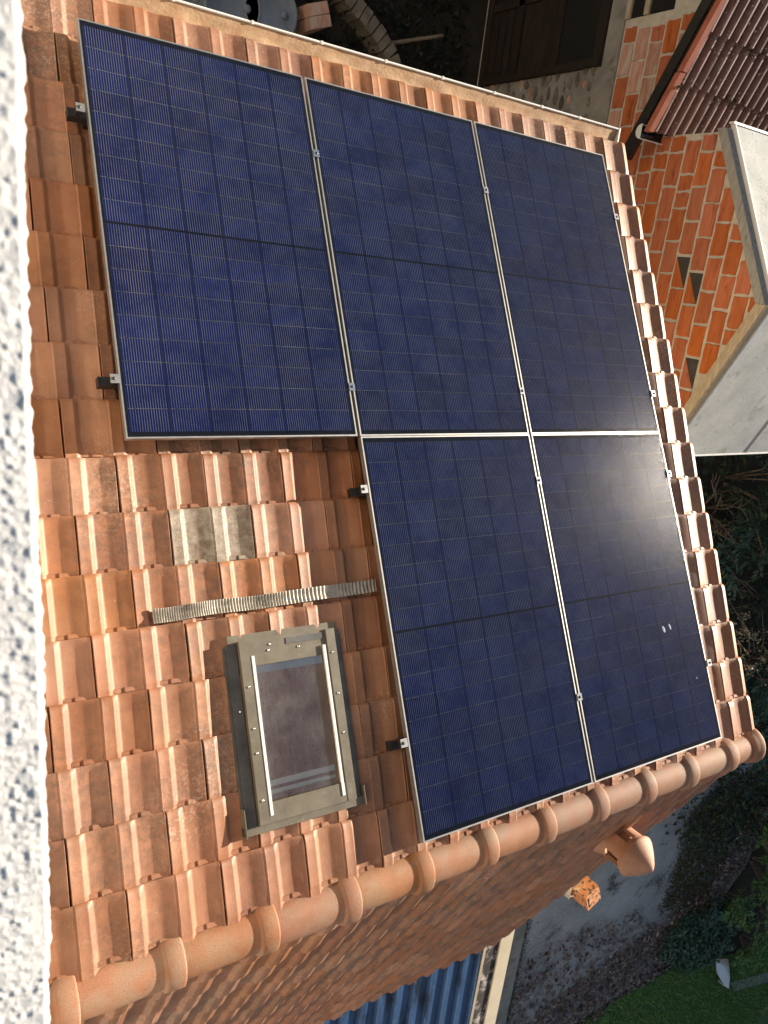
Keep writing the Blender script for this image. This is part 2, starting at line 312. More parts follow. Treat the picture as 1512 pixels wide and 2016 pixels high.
# grass, moss, litter, ivy: uncountable
gp = [p for p in sample(px_poly(lawn_px) + [(19, -16), (17, -22), (11, -20)], 26000)]
g = np.array([(x, y, -2.99) for x, y in gp])
tag(add('lawn_grass', leaf_mesh('lawn_grass', g, rdir(len(g), 0.3, 0.95), rdir(len(g)), rng.uniform(0.05, 0.17, len(g)), rng.uniform(0.008, 0.022, len(g)), np.clip(rng.normal(0.45, 0.32, len(g)), 0, 1), MAT['grass'])),
    'short shaded green lawn grass behind the leaf litter', 'grass', kind='stuff')
moss_poly = px_poly([(1360, 1600), (1420, 1540), (1512, 1500), (1512, 1590), (1450, 1650), (1420, 1720), (1370, 1790), (1300, 1790), (1335, 1690)])
P = np.array([(x + rng.normal(0, 0.12), y + rng.normal(0, 0.12), -2.99 + rng.uniform(0, 0.015)) for x, y in sample(moss_poly, 15000)])
mo = add('moss_patch', leaf_mesh('moss_patch', P, rdir(len(P), 0.0, 0.8), rdir(len(P)), rng.uniform(0.02, 0.06, len(P)), rng.uniform(0.015, 0.04, len(P)), np.clip(rng.normal(0.4, 0.25, len(P)), 0, 1), leaf_mat('olive_moss', [(0.03, 0.026, 0.008), (0.07, 0.062, 0.016), (0.12, 0.11, 0.03)])))
tag(mo, 'dark olive moss on the asphalt beside the shrubs', 'moss', kind='stuff')
def litter(name, polys, n, zlo, zhi, mt, L, Wd, tint, label, cat, zl=(-0.2, 0.5)):
    P = []
    for pl, w in polys: P += sample(pl, int(n * w))
    P = np.array([(x, y, gz(x, y) + 0.015 + rng.uniform(zlo, zhi)) for x, y in P]); k = len(P)
    me = leaf_mesh(name, P, rdir(k, *zl), rdir(k, 0.3, 1), rng.uniform(*L, k), rng.uniform(*Wd, k), np.clip(rng.normal(*tint, k), 0, 1), mt)
    return tag(add(name, me), label, cat, kind='stuff')
lit1 = px_poly([(1160, 2016), (1030, 2030), (1080, 1970), (1150, 1925), (1250, 1850), (1330, 1790), (1400, 1740), (1430, 1790), (1390, 1860), (1300, 1915), (1210, 1965)])
lit2 = px_poly([(1400, 1720), (1450, 1640), (1490, 1590), (1500, 1640), (1450, 1720), (1410, 1770)])
lit3 = px_poly([(990, 2030), (1030, 1900), (1090, 1850), (1250, 1790), (1300, 1830), (1130, 1950), (1060, 2030)])
litter('leaf_litter', [(lit1, 0.7), (lit2, 0.15), (lit3, 0.15)], 5200, 0.0, 0.03, MAT['litter'], (0.06, 0.15), (0.03, 0.07), (0.42, 0.28), 'drift of grey brown dead leaves along the lawn edge', 'dead leaves')
ivy1 = px_poly([(1300, 1830), (1350, 1790), (1420, 1760), (1440, 1810), (1400, 1880), (1330, 1900), (1290, 1880)])
litter('ivy_groundcover', [(ivy1, 1.0)], 2600, 0.03, 0.22, MAT['leaf_blue'], (0.07, 0.14), (0.05, 0.09), (0.5, 0.25), 'bluish green ivy leaves covering ground by lawn edge', 'ivy', (-0.3, 0.7))
bank = [(8.6, -2.0), (17, -1.0), (18, -12), (13.2, -11.6), (11.4, -10.6), (10.9, -8.0), (10.2, -5.8), (8.8, -4.2)]
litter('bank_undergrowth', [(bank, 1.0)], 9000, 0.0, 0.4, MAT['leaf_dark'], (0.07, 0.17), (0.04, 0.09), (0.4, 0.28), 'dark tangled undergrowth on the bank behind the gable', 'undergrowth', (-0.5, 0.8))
court = [(-0.5, 0.3), (5.3, 0.3), (5.3, 3.5), (-0.5, 3.5)]
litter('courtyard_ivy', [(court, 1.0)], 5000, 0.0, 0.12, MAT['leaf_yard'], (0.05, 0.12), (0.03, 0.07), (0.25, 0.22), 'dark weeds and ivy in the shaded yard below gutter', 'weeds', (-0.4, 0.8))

# ------------------------------------------------------------------ white house wall with roughcast ledge (camera leans over it)
LZ = 3.639; LX = -0.815
wall = thing('white_house_wall', 'white roughcast wall ledge along the left edge of the picture', 'wall', (-1.1, -2.5, -4.4))
W0 = T(1.1, 2.5, 4.4)
mb = MB(); mb.box(-1.25, LX - 0.012, -11, 4, -4.5, LZ - 0.012)
build('wall', mb, MAT['taupe'], wall, W0)
ny, nx = 900, 74
ys = np.linspace(-0.55, -1.9, ny); xs = np.concatenate([np.linspace(LX - 0.075, LX - 0.006, nx - 14), LX - 0.006 + 0.006 * np.sin(np.linspace(0.1, 1, 14) * np.pi / 2)])
zs = np.concatenate([np.full(nx - 14, LZ), LZ - 0.0115 * (1 - np.cos(np.linspace(0.1, 1, 14) * np.pi / 2))])
def vnoise(Y, X, s, seed):
    r = np.random.default_rng(seed).random((512, 512)); y = Y / s; x = X / s; yi = np.floor(y).astype(int); xi = np.floor(x).astype(int); fy = y - yi; fx = x - xi
    fy = fy * fy * (3 - 2 * fy); fx = fx * fx * (3 - 2 * fx); g_ = lambda a, b: r[a % 512, b % 512]
    return (g_(yi, xi) * (1 - fy) + g_(yi + 1, xi) * fy) * (1 - fx) + (g_(yi, xi + 1) * (1 - fy) + g_(yi + 1, xi + 1) * fy) * fx
Yg, Xg = np.meshgrid(ys, xs, indexing='ij'); Zg = np.tile(zs, (ny, 1))
hgt = 0.0019 * np.maximum(0, vnoise(Yg, Xg, 0.0048, 1) - 0.35) + 0.0006 * vnoise(Yg, Xg, 0.0025, 2) + 0.0016 * vnoise(Yg, Xg, 0.03, 3)
smooth_patch = np.clip((-1.43 - Yg) / 0.06, 0, 1) * np.clip((Xg - LX + 0.028) / 0.02, 0, 1) * np.clip((Yg + 1.56) / 0.03, 0, 1)
hgt = hgt * (1 - 0.75 * smooth_patch)
Xg = Xg + 0.0030 * (vnoise(Yg, Zg, 0.006, 5) - 0.5) * np.clip((Xg - LX + 0.012) / 0.012, 0, 1) + 0.004 * (vnoise(Yg, Xg * 0, 0.08, 6) - 0.5) * np.clip((Xg - LX + 0.03) / 0.03, 0, 1)
Xg = Xg + np.interp(-Yg, [0.55, 0.765, 1.105, 1.40, 1.525, 1.56, 1.70, 1.9], [-0.0115, -0.0075, -0.0005, 0.0060, 0.0088, 0.0060, 0.0075, 0.009])
V = np.stack([Xg, Yg, Zg + hgt], -1)
mb = MB(); mb.grid(V.tolist()); build('roughcast_ledge', mb, MAT['render_white'], wall, W0)
mb = MB(); mb.box(-1.25, LX - 0.085, -11, 4, LZ - 0.0119, LZ - 0.001); mb.box(LX - 0.075, LX + 0.004, -11, -1.9, LZ - 0.0119, LZ - 0.001); mb.box(LX - 0.075, LX, -0.55, 4, LZ - 0.0119, LZ - 0.001)
build('ledge_top', mb, MAT['render_white'], wall, W0)

# ------------------------------------------------------------------ tiled house
AP_B, AP_C = 4.1, 0.13
apex = roof_pt(0, AP_B, AP_C)             # Y, Z of the ridge line
house = thing('tiled_house', 'low house with terracotta tiled gable roof under the solar panels', 'house', (1.5, apex[1], -4.4))
H0 = T(-1.5, -apex[1], 4.4)
near_m = Matrix(((1, 0, 0, 0), (0, CT, ST, apex[1]), (0, -ST, CT, apex[2]), (0, 0, 0, 1)))     # local: x along the ridge, y down the slope, z normal
far_m = Matrix(((-1, 0, 0, 0), (0, -CT, -ST, apex[1]), (0, -ST, CT, apex[2]), (0, 0, 0, 1)))
EV = 4.2   # slope length of the walls
ey = apex[1] + EV * CT; ez = apex[2] - EV * ST
mb = MB()
gy0, gy1 = apex[1] - 3.75 * CT, apex[1] + 4.05 * CT
mb.prism([(gy0, -4.6), (gy1, -4.6), (gy1, apex[2] - 4.05 * ST - 0.09), (apex[1], apex[2] - 0.09), (gy0, apex[2] - 3.75 * ST - 0.09)], 'x', LX + 0.005, 3.76)
build('wall', mb, MAT['cream_wall'], house, H0)

PW = 0.388; HP = PW / 2; ROW = 0.2495
PROF = [(0.0, 0.0200), (0.0015, 0.0226), (0.0045, 0.0226), (0.0075, 0.0208), (0.044, 0.0256), (0.049, 0.0246), (0.053, 0.0215), (0.068, 0.0040), (0.073, 0.0008), (0.079, 0.0), (0.105, -0.0008), (0.122, 0.0), (0.131, 0.0012), (0.140, 0.0045), (0.180, 0.0182), (0.187, 0.0198)]
STN = [(0.0, 0.38), (-0.004, 0.60), (-0.012, 0.82), (-0.024, 0.95), (-0.040, 1.0), (-0.13, 1.0), (-0.225, 1.0), (-0.238, 0.93), (-0.247, 0.8), (-0.285, 0.78)]
def tile_mesh(name, periods, verge=False, extra_seed=0):
    r = random.Random(extra_seed)
    prof = []
    for p in range(periods): prof += [(x + p * HP, z) for x, z in PROF]
    w = periods * HP
    prof.append((w - 0.0068, 0.0218)); prof.append((w - 0.0048, 0.0195))
    if verge:
        prof = prof[:-2] + [(w - 0.002, 0.0215), (w + 0.001, 0.0262), (w + 0.006, 0.0262), (w + 0.009, 0.0240), (w + 0.032, 0.0250), (w + 0.038, 0.016), (w + 0.041, -0.06)]
    else: prof.append((w - 0.0040, -0.002))
    prof = [(0.0012, -0.004)] + [(max(x, 0.0016), z) for x, z in prof]
    tilt = 0.017 / ROW
    def zz(y, z, s): return 0.010 + y * tilt + (z * s if z > 0 else z)
    mb = MB()
    rows = [[(x + r.uniform(-0.0004, 0.0004), y, zz(y, z, s) + r.uniform(-0.0005, 0.0005)) for x, z in prof] for y, s in STN]
    mb.grid([list(q) for q in rows])
    f0 = rows[0]; fr = [(x, 0.0012, z - 0.004) for x, y, z in f0]; f1 = [(x, -0.002, min(z, 0.008 + 0.03) - 0.0165) for x, y, z in f0]
    mb.grid([fr, f0][::1], True); mb.grid([f1, fr], False)
    # locking lips at the head, just clear of the nose of the next course
    for p in range(periods):
        for (xa, xb) in ((0.060, 0.098), (0.113, 0.158)):
            a, b2 = p * HP + xa, p * HP + xb; z0 = zz(-0.232, 0, 1) - 0.002
            mb.quad_pts([(a, -0.228, z0 + 0.002), (b2, -0.228, z0 + 0.002), (b2, -0.233, z0 + 0.0085), (a, -0.233, z0 + 0.0085)])
            mb.quad_pts([(a, -0.233, z0 + 0.0085), (b2, -0.233, z0 + 0.0085), (b2, -0.249, z0 + 0.0085), (a, -0.249, z0 + 0.0085)])
            mb.quad_pts([(a, -0.228, z0 - 0.004), (a, -0.233, z0 + 0.0085), (a, -0.249, z0 + 0.0085), (a, -0.249, z0 - 0.004)])
            mb.quad_pts([(b2, -0.228, z0 - 0.004), (b2, -0.249, z0 - 0.004), (b2, -0.249, z0 + 0.0085), (b2, -0.233, z0 + 0.0085)])
    return mb
TM = [tile_mesh('tile', 2, False, i).mesh('tile', MAT['tile']) for i in range(4)]
TMg = tile_mesh('tile', 2, False, 9).mesh('tile_lichen', MAT['tile_grey'])
TMh = tile_mesh('tile', 1, False, 5).mesh('tile_half', MAT['tile'])
TMv = tile_mesh('tile', 2, True, 6).mesh('verge_tile', MAT['tile'])
TMvh = tile_mesh('tile', 1, True, 7).mesh('verge_tile_half', MAT['tile'])
def in_panels(a, b, mg):
    return (mg < a < 3.43 - mg and mg < b < 1.961) or (1.15 + mg < a < 3.43 - mg and 1.9 < b < 3.92 - mg)
def in_frame(p, mg=60):
    q = RW @ (np.array(p) - CAM)
    if q[2] < 0.1: return False
    x, y = 756 + FPX * q[0] / q[2], 1008 + FPX * q[1] / q[2]; return -mg < x < IW + mg and -mg < y < IH + mg
def join_copies(items):
    vs = []; fs = []; sm = []
    for me, mx in items:
        k = len(vs); vs += [tuple(mx @ v.co) for v in me.vertices]; fs += [tuple(k + i for i in p.vertices) for p in me.polygons]; sm += [p.use_smooth for p in me.polygons]
    me = bpy.data.meshes.new('tiles'); me.from_pydata(vs, [], fs); me.polygons.foreach_set('use_smooth', sm); me.materials.append(MAT['tile']); return me
def slope(base, sign):
    mb = MB(); mb.box(LX + 0.006 if sign > 0 else -3.78, 3.78 if sign > 0 else -(LX + 0.006), 0.03, 4.2 if sign > 0 else 3.85, -0.07, -0.032)
    s = build('roof_slope', mb, MAT['deck'], house, H0 @ base); hidden = []; cnt = 0
    nrow = 17
    for k in range(nrow):
        b = 2.006 + ROW * (7 - k); y = AP_B - b if sign > 0 else 0.34 - 0.2495 * 0 + ROW * k
        if sign < 0 and k > 14: break
        alt = (7 - k) % 2 != 0
        vx = 3.856 + (0.0262 * (b - 2.119) if sign > 0 else 0.02)          # verge line of this row
        end = vx if sign > 0 else -(LX + 0.02)
        start = LX + 0.02 if sign > 0 else -3.9
        xr = end - (PW if not alt else HP); n = 0
        while True:
            if sign > 0:
                half = alt and n == 0; x = (end - HP if alt else end - PW) - (n - (0 if not alt else 0)) * PW
                if x < start - 0.6: break
                me = (TMvh if half else TMv) if n == 0 else TM[random.randrange(4)]
                if x < start - 0.02:      # cut course against the wall
                    if x + HP >= start - 0.02: x += HP; me = TMh
                    elif x + PW > start + 0.06: x = start - 0.02 + 0.0; me = TMh
                    else: break
            else:
                x = -3.90 + (HP if alt else 0) + n * PW
                if alt and n == 0: pass
                if x > end - HP: break
                me = TM[random.randrange(4)]
            w = HP if me in (TMh, TMvh) else PW
            mx = Matrix.Translation((x + random.uniform(-0.0015, 0.0015), y + random.uniform(-0.003, 0.003), random.uniform(0, 0.003))) @ Matrix.Rotation(random.gauss(0, 0.006), 4, 'Z') @ Matrix.Rotation(random.gauss(0, 0.004), 4, 'Y')
            ca, cb = x + w / 2, AP_B - y + 0.12
            if sign > 0:
                if k == 6 and abs(ca - 0.37) < 0.1: me = TMg
                out = in_panels(ca, cb, 0.42)
            else:
                wp = (base @ Vector((x + w / 2, y - 0.12, 0))); out = not in_frame(wp, 90)
            if out: hidden.append((me, mx))
            else: add('tile', me, s, mx); cnt += 1
            n += 1
        if sign < 0 and alt:
            mx = Matrix.Translation((-3.90, y, 0)); add('tile', TMh, s, mx)
    if hidden: tag(add('tile_field', join_copies(hidden), s), kind='stuff')
    return s, cnt
s1, c1 = slope(near_m, 1); s2, c2 = slope(far_m, -1)
print('tiles', c1, c2)

# ridge caps: barrel with a raised collar at its right end
def ridge_mesh(last=False):
    mb = MB(); R0 = 0.092; Lc = 0.4055; seg = 22
    st = [(-0.03, R0 - 0.006), (0.0, R0 - 0.004), (0.10, R0), (Lc - 0.115, R0 + 0.001), (Lc - 0.088, R0 + 0.002), (Lc - 0.084, R0 + 0.004), (Lc - 0.078, R0 + 0.014), (Lc - 0.072, R0 + 0.0175), (Lc - 0.010, R0 + 0.019), (Lc - 0.003, R0 + 0.018), (Lc, R0 + 0.013)]
    if last: st = st[:-3] + [(Lc - 0.03, R0 + 0.022), (Lc - 0.012, R0 + 0.030), (Lc, R0 + 0.028)]
    def ring(x, r): return [(x, -r * 1.04 * math.cos(t), r * 0.98 * math.sin(t) - 0.048) for t in [(-0.16 + (math.pi + 0.32) * i / seg) for i in range(seg + 1)]]
    rows = [ring(x, r) for x, r in st]; rows.append(ring(Lc, st[-1][1] - 0.016)); mb.grid(rows)
    mb.tube([(Lc - 0.012, -R0 * 1.2, -0.03), (Lc - 0.012, -R0 * 1.27, -0.036)], 0.006, 6)
    return mb.mesh('ridge_cap', MAT['ridge'])
rm, rl = ridge_mesh(), ridge_mesh(True)
x = 0.02 - 0.4055 * 3
while x < 3.7:
    if x > LX - 0.1:
        lastc = x + 0.4055 > 3.7; x = 3.535 if lastc else x
        o = add('ridge_cap', rl if lastc else rm, house, H0 @ T(x, apex[1] - 0.014 + random.uniform(-0.006, 0.006), apex[2] - 0.004 + random.uniform(0, 0.006)) @ Matrix.Rotation(random.uniform(-0.012, 0.012), 4, 'Z'))
    x += 0.4055
# gutter along the eave
mb = MB(); gx0, gx1, GR = LX + 0.02, 3.83, 0.070; gY, gZ = 0.178, -0.272
def gring(x, r, a0=math.pi, a1=2 * math.pi): return [(x, gY + r * math.cos(a0 + (a1 - a0) * i / 14), gZ + r * math.sin(a0 + (a1 - a0) * i / 14)) for i in range(15)]
mb.grid([gring(gx0, GR), gring(gx1, GR)])
gut = build('gutter', mb, MAT['gutter'], house, H0)
mb = MB(); nseg = 60
mb.grid([[(gx0 + (gx1 - gx0 - 0.01) * i / nseg, y_, z_ + 0.002 + 0.012 * math.sin(i * 1.7) * math.sin(i * 0.6) * (j in (2, 3, 4)) + random.uniform(0, 0.004)) for j, (_, y_, z_) in enumerate([(0, gY - GR * 0.95 + GR * 1.86 * q_ / 7, gZ - 0.020 + 0.012 * abs(q_ - 3.5) / 3.5) for q_ in range(8)])] for i in range(nseg + 1)])
build('silt', mb, MAT['gutter_in'], gut)
mb = MB(); mb.tube([(gx0, gY + GR, gZ), (gx1, gY + GR, gZ)], 0.0075, 8); build('rim', mb, MAT['white_pvc'], gut)
mb = MB(); mb.quad_pts(gring(gx1, GR + 0.004)); mb.quad_pts(gring(gx1 + 0.006, GR + 0.004)[::-1]); mb.grid([gring(gx1, GR + 0.004), gring(gx1 + 0.006, GR + 0.004)], False); mb.box(gx1 - 0.004, gx1 + 0.009, gY - GR, gY + GR + 0.008, gZ - 0.003, gZ + 0.009)
build('end_cap', mb, MAT['white_pvc'], gut)
for i, aa in enumerate((0.12, 0.52, 0.95, 1.37, 1.80, 2.22, 2.64, 3.06, 3.42)):
    mb = MB(); mb.box(aa - 0.006, aa + 0.006, gY + GR - 0.009, gY + GR + 0.0095, gZ - 0.009, gZ + 0.0088); mb.grid([gring(aa - 0.012, GR + 0.004), gring(aa + 0.012, GR + 0.004)])
    build('gutter_clip', mb, MAT['white_pvc'], gut)

# ------------------------------------------------------------------ solar panels
def cell_material():
    mt, nt, b = new_mat('solar_cell'); tc = N(nt, 'ShaderNodeTexCoord'); sp = N(nt, 'ShaderNodeSeparateXYZ'); nt.links.new(tc.outputs['Object'], sp.inputs[0])
    pitch = 0.18 / 16
    fr = math_n(nt, 'ABSOLUTE', math_n(nt, 'SUBTRACT', math_n(nt, 'FRACT', math_n(nt, 'ADD', math_n(nt, 'DIVIDE', sp.outputs[0], pitch), 0.5 + 8)), 0.5))
    line = math_n(nt, 'LESS_THAN', fr, 0.075)
    oi = N(nt, 'ShaderNodeObjectInfo')
    base = ramp(nt, oi.outputs['Random'], [(0, (0.010, 0.026, 0.20)), (0.5, (0.013, 0.038, 0.26)), (1, (0.018, 0.052, 0.32))])
    co = pos_coord(nt)
    gl = ramp(nt, noise(nt, co, 7, 5, 0.7), [(0.36, (0.30, 0.33, 0.45)), (0.52, (0.75, 0.77, 0.87)), (0.66, (1.0, 1.0, 1.0))])  # patchy shimmer of the busbar lines, painted into their colour
    c = mix(nt, line, base, gl)
    nt.links.new(c, b.inputs['Base Color']); b.inputs['Roughness'].default_value = 0.35; b.inputs['Specular IOR Level'].default_value = 0.3
    nt.links.new(math_n(nt, 'MULTIPLY', line, 0.4), b.inputs['Metallic'])
    return mt
def glass_material(name, rough, tint=(1, 1, 1), dirt=0.0, ior=1.3):
    mt = bpy.data.materials.new(name); mt.use_nodes = True; nt = mt.node_tree; nt.nodes.clear()
    out = N(nt, 'ShaderNodeOutputMaterial'); tr = N(nt, 'ShaderNodeBsdfTransparent'); tr.inputs[0].default_value = (*tint, 1)
    gl = N(nt, 'ShaderNodeBsdfGlossy'); gl.inputs['Roughness'].default_value = rough
    lw = N(nt, 'ShaderNodeFresnel'); lw.inputs[0].default_value = ior
    mx = N(nt, 'ShaderNodeMixShader'); nt.links.new(lw.outputs[0], mx.inputs[0]); nt.links.new(tr.outputs[0], mx.inputs[1]); nt.links.new(gl.outputs[0], mx.inputs[2])
    last = mx.outputs[0]
    co = pos_coord(nt)
    if dirt:
        df = N(nt, 'ShaderNodeBsdfDiffuse'); df.inputs[0].default_value = (0.55, 0.55, 0.55, 1)
        f1 = ramp(nt, noise(nt, co, 2.6, 7, 0.72), [(0.40, (0.08, 0.08, 0.08)), (0.68, (1, 1, 1))])
        f2 = ramp(nt, noise(nt, co, 130, 2, 0.5), [(0.70, (0, 0, 0)), (0.75, (1, 1, 1))])
        fac = math_n(nt, 'ADD', math_n(nt, 'MULTIPLY', f1, dirt), math_n(nt, 'MULTIPLY', f2, 0.05))
        m2 = N(nt, 'ShaderNodeMixShader'); nt.links.new(fac, m2.inputs[0]); nt.links.new(last, m2.inputs[1]); nt.links.new(df.outputs[0], m2.inputs[2]); last = m2.outputs[0]
    bp = N(nt, 'ShaderNodeBump'); bp.inputs['Strength'].default_value = 0.3; bp.inputs['Distance'].default_value = 0.002
    nt.links.new(noise(nt, co, 400, 2), bp.inputs['Height']); nt.links.new(bp.outputs[0], gl.inputs['Normal'])
    nt.links.new(last, out.inputs[0]); return mt
def backsheet_material():
    mt, nt, b = new_mat('backsheet'); tc = N(nt, 'ShaderNodeTexCoord'); sp = N(nt, 'ShaderNodeSeparateXYZ'); nt.links.new(tc.outputs['Object'], sp.inputs[0])
    co = pos_coord(nt)
    # interconnect ribbons in the gaps between the cell rows, their glints painted as pale colour
    col_ = math_n(nt, 'PINGPONG', math_n(nt, 'ADD', sp.outputs[0], 10.0), 0.0914)
    edge = math_n(nt, 'GREATER_THAN', col_, 0.003)
    f = ramp(nt, noise(nt, co, 3.4, 4, 0.6), [(0.30, (0.12, 0.12, 0.12)), (0.62, (1, 1, 1))])
    f2 = math_n(nt, 'MULTIPLY', edge, f)
    c = mix(nt, f2, (0.010, 0.012, 0.035), (0.55, 0.56, 0.62)); nt.links.new(c, b.inputs['Base Color'])
    b.inputs['Roughness'].default_value = 0.4; return mt
MAT['cell'] = cell_material(); MAT['panel_glass'] = glass_material('panel_glass', 0.15, dirt=0.013, ior=1.33); MAT['backsheet'] = backsheet_material()
MAT['margin'] = pmat('black_margin', (0.010, 0.012, 0.03), (0.014, 0.016, 0.04), 20, 0.5, 0)
PNW, PNL, GAPX, GAPY = 1.134, 1.961, 0.0168, 0.0036
FL = 0.0075; FH = 0.032
mb = MB()
def frame_bar(x0, x1, y0, y1):
    mb.box(x0, x1, y0, y1, -FH, 0)
frame_bar(0, FL, 0, PNL); frame_bar(PNW - FL, PNW, 0, PNL); frame_bar(FL, PNW - FL, 0, FL); frame_bar(FL, PNW - FL, PNL - FL, PNL)
FRAME = mb.mesh('panel_frame', MAT['alu'])
CW, CH = 0.1788, 0.1035; mx_ = (PNW - 6 * 0.1828) / 2; top = 0.028; mid = 0.008
cols_x = [mx_ + 0.1828 * (i + 0.5) for i in range(6)]
pitch_y = (PNL - 2 * top - mid) / 18
rows_y = [top + pitch_y * (i + 0.5) + (mid if i >= 9 else 0) for i in range(18)]
mb = MB(); mb.quad_pts([(FL, FL, -0.0042), (PNW - FL, FL, -0.0042), (PNW - FL, PNL - FL, -0.0042), (FL, PNL - FL, -0.0042)]); MARGIN = mb.mesh('panel_laminate', MAT['margin'])
mb = MB()
for i in range(18):
    if i in (0, 9): continue
    yg = rows_y[i] - pitch_y / 2
    for cx in cols_x: mb.quad_pts([(cx - CW / 2 + 0.002, yg - 0.0016, -0.0035), (cx + CW / 2 - 0.002, yg - 0.0016, -0.0035), (cx + CW / 2 - 0.002, yg + 0.0016, -0.0035), (cx - CW / 2 + 0.002, yg + 0.0016, -0.0035)])
RIB = mb.mesh('ribbons', MAT['backsheet'])
mb = MB(); h = 0.006; w2, h2 = CW / 2, pitch_y / 2 - 0.0019
mb.quad_pts([(-w2 + 0, -h2, 0), (w2, -h2, 0), (w2, h2, 0), (-w2, h2, 0)]); CELL = mb.mesh('cell', MAT['cell'])
mb = MB(); mb.quad_pts([(FL * 0.6, FL * 0.6, -0.0018), (PNW - FL * 0.6, FL * 0.6, -0.0018), (PNW - FL * 0.6, PNL - FL * 0.6, -0.0018), (FL * 0.6, PNL - FL * 0.6, -0.0018)]); GLASS = mb.mesh('panel_glass', MAT['panel_glass'])
PL = [(0, 0, 'solar panel closest to the white wall, only one with tiles below its ridge side'),
      (1, 0, 'middle solar panel of the three in the gutter row'),
      (2, 0, 'solar panel at the corner of gutter and brick gable, outer end of gutter row'),
      (1, 1, 'solar panel beside the skylight, in the ridge row'),
      (2, 1, 'solar panel at the corner of ridge and verge, outer end of ridge row')]
panels = []
for i, j, lab in PL:
    a0 = i * (PNW + GAPX); b0 = j * (PNL + GAPY)
    # local y runs down the slope; origin at the upslope-left corner on the panel plane
    base = roof_pt(a0, b0 + PNL, 0)
    mw = Matrix(((1, 0, 0, base[0]), (0, CT, ST, base[1]), (0, -ST, CT, base[2]), (0, 0, 0, 1))) @ T(0, 0, random.uniform(-0.001, 0.001))
    p = thing('solar_panel', lab, 'solar panel', group='solar panels on the tiled roof', mw=mw)
    add('frame', FRAME, p); lam = add('laminate', MARGIN, p); add('ribbons', RIB, lam)
    for cx in cols_x:
        for cy in rows_y: add('cell', CELL, lam, T(cx, cy, -0.0028))
    add('glass', GLASS, p); panels.append(p)
MAT['smudge'] = pmat('pale_droppings', (0.26, 0.31, 0.40), (0.36, 0.41, 0.50), 60, 0.9, 0)
inv = panels[4].matrix_basis.inverted()
for (px, ra, rb_) in (((1307, 1239), 0.012, 0.022), ((1319, 1234), 0.009, 0.02), ((1372, 1335), 0.004, 0.008)):
    a_, b_ = roof_px(*px, 0.0); c_ = inv @ Vector(roof_pt(a_, b_, 0.0)); mb = MB()
    mb.lathe([(0.0005, 0.0004), (0.6, 0.0004), (1.0, -0.0012)], 9); 
    o = build('dropping', mb, MAT['smudge'], panels[4], Matrix.Translation((c_[0], c_[1], -0.0004)) @ Matrix.Rotation(0.3, 4, 'Z') @ Matrix.Diagonal((ra, rb_, 1, 1)))
# mounting rails and clamps (positions read from the photo, on the panel plane)
def roof_mat(a, b, c): q = roof_pt(a, b, c); return Matrix(((1, 0, 0, q[0]), (0, CT, ST, q[1]), (0, -ST, CT, q[2]), (0, 0, 0, 1)))
rails = [((157, 218), (1213, 428)), ((225, 750), (1287, 775)), ((715, 965), (1318, 933)), ((793, 1463), (1397, 1306))]
places = ['nearest the gutter', 'second from the gutter', 'second from the ridge', 'nearest the ridge']
for ri, (l, r_) in enumerate(rails):
    la, lb = roof_px(*l, 0.02); ra, rb = roof_px(*r_, 0.0)
    a0 = (0 if ri < 2 else PNW + GAPX); a1 = 3 * PNW + 2 * GAPX; bb = lb if ri != 0 else lb
    bb = (lb + rb) / 2
    rt = thing('mounting_rail', 'black mounting rail under the panels, ' + places[ri], 'rail', group='mounting rails', mw=roof_mat(a0, bb, FH))
    mb = MB(); mb.box(-0.075, a1 - a0 + 0.02, -0.02, 0.02, -0.044, -0.002); build('rail', mb, MAT['black_metal'], rt)
    mb = MB(); mb.box(-0.079, -0.0755, -0.022, 0.022, -0.046, 0.0); build('end_cap', mb, MAT['black_metal'], rt)
    for hx in (0.02, (a1 - a0) * 0.5, a1 - a0 - 0.12):
        mb = MB(); mb.box(hx - 0.02, hx + 0.02, -0.014, 0.014, -0.089, -0.0445); build('hook', mb, MAT['black_metal'], rt)
def clamp(px, kind, label):
    a, b = roof_px(*px, 0.0); q = thing('panel_clamp', label, 'clamp', group='panel clamps', mw=roof_mat(a, b, 0))
    mb = MB()
    if kind == 'mid': mb.box(-0.017, 0.017, -0.02, 0.02, 0.0015, 0.006)
    else: mb.box(-0.026, 0.012, -0.02, 0.02, 0.0015, 0.006) if kind == 'left' else mb.box(-0.012, 0.026, -0.02, 0.02, 0.0015, 0.006)
    s = -1 if kind == 'left' else 1
    build('plate', mb, MAT['steel'] if kind != 'left' else MAT['alu'], q)
    mb = MB(); cx = 0 if kind == 'mid' else s * 0.010; cx = 0 if kind == 'mid' else s * 0.012
    mb.lathe([(0.0, 0.012), (0.004, 0.012), (0.0045, 0.009), (0.007, 0.009), (0.008, 0.0062)], 12, (cx, 0, 0)); build('bolt', mb, MAT['black_metal'], q)
    if kind != 'mid':
        mb = MB(); mb.box(min(s * 0.006, s * 0.024), max(s * 0.006, s * 0.024), -0.018, 0.018, -FH + 0.002, 0.001); build('spacer', mb, MAT['black_metal'], q)
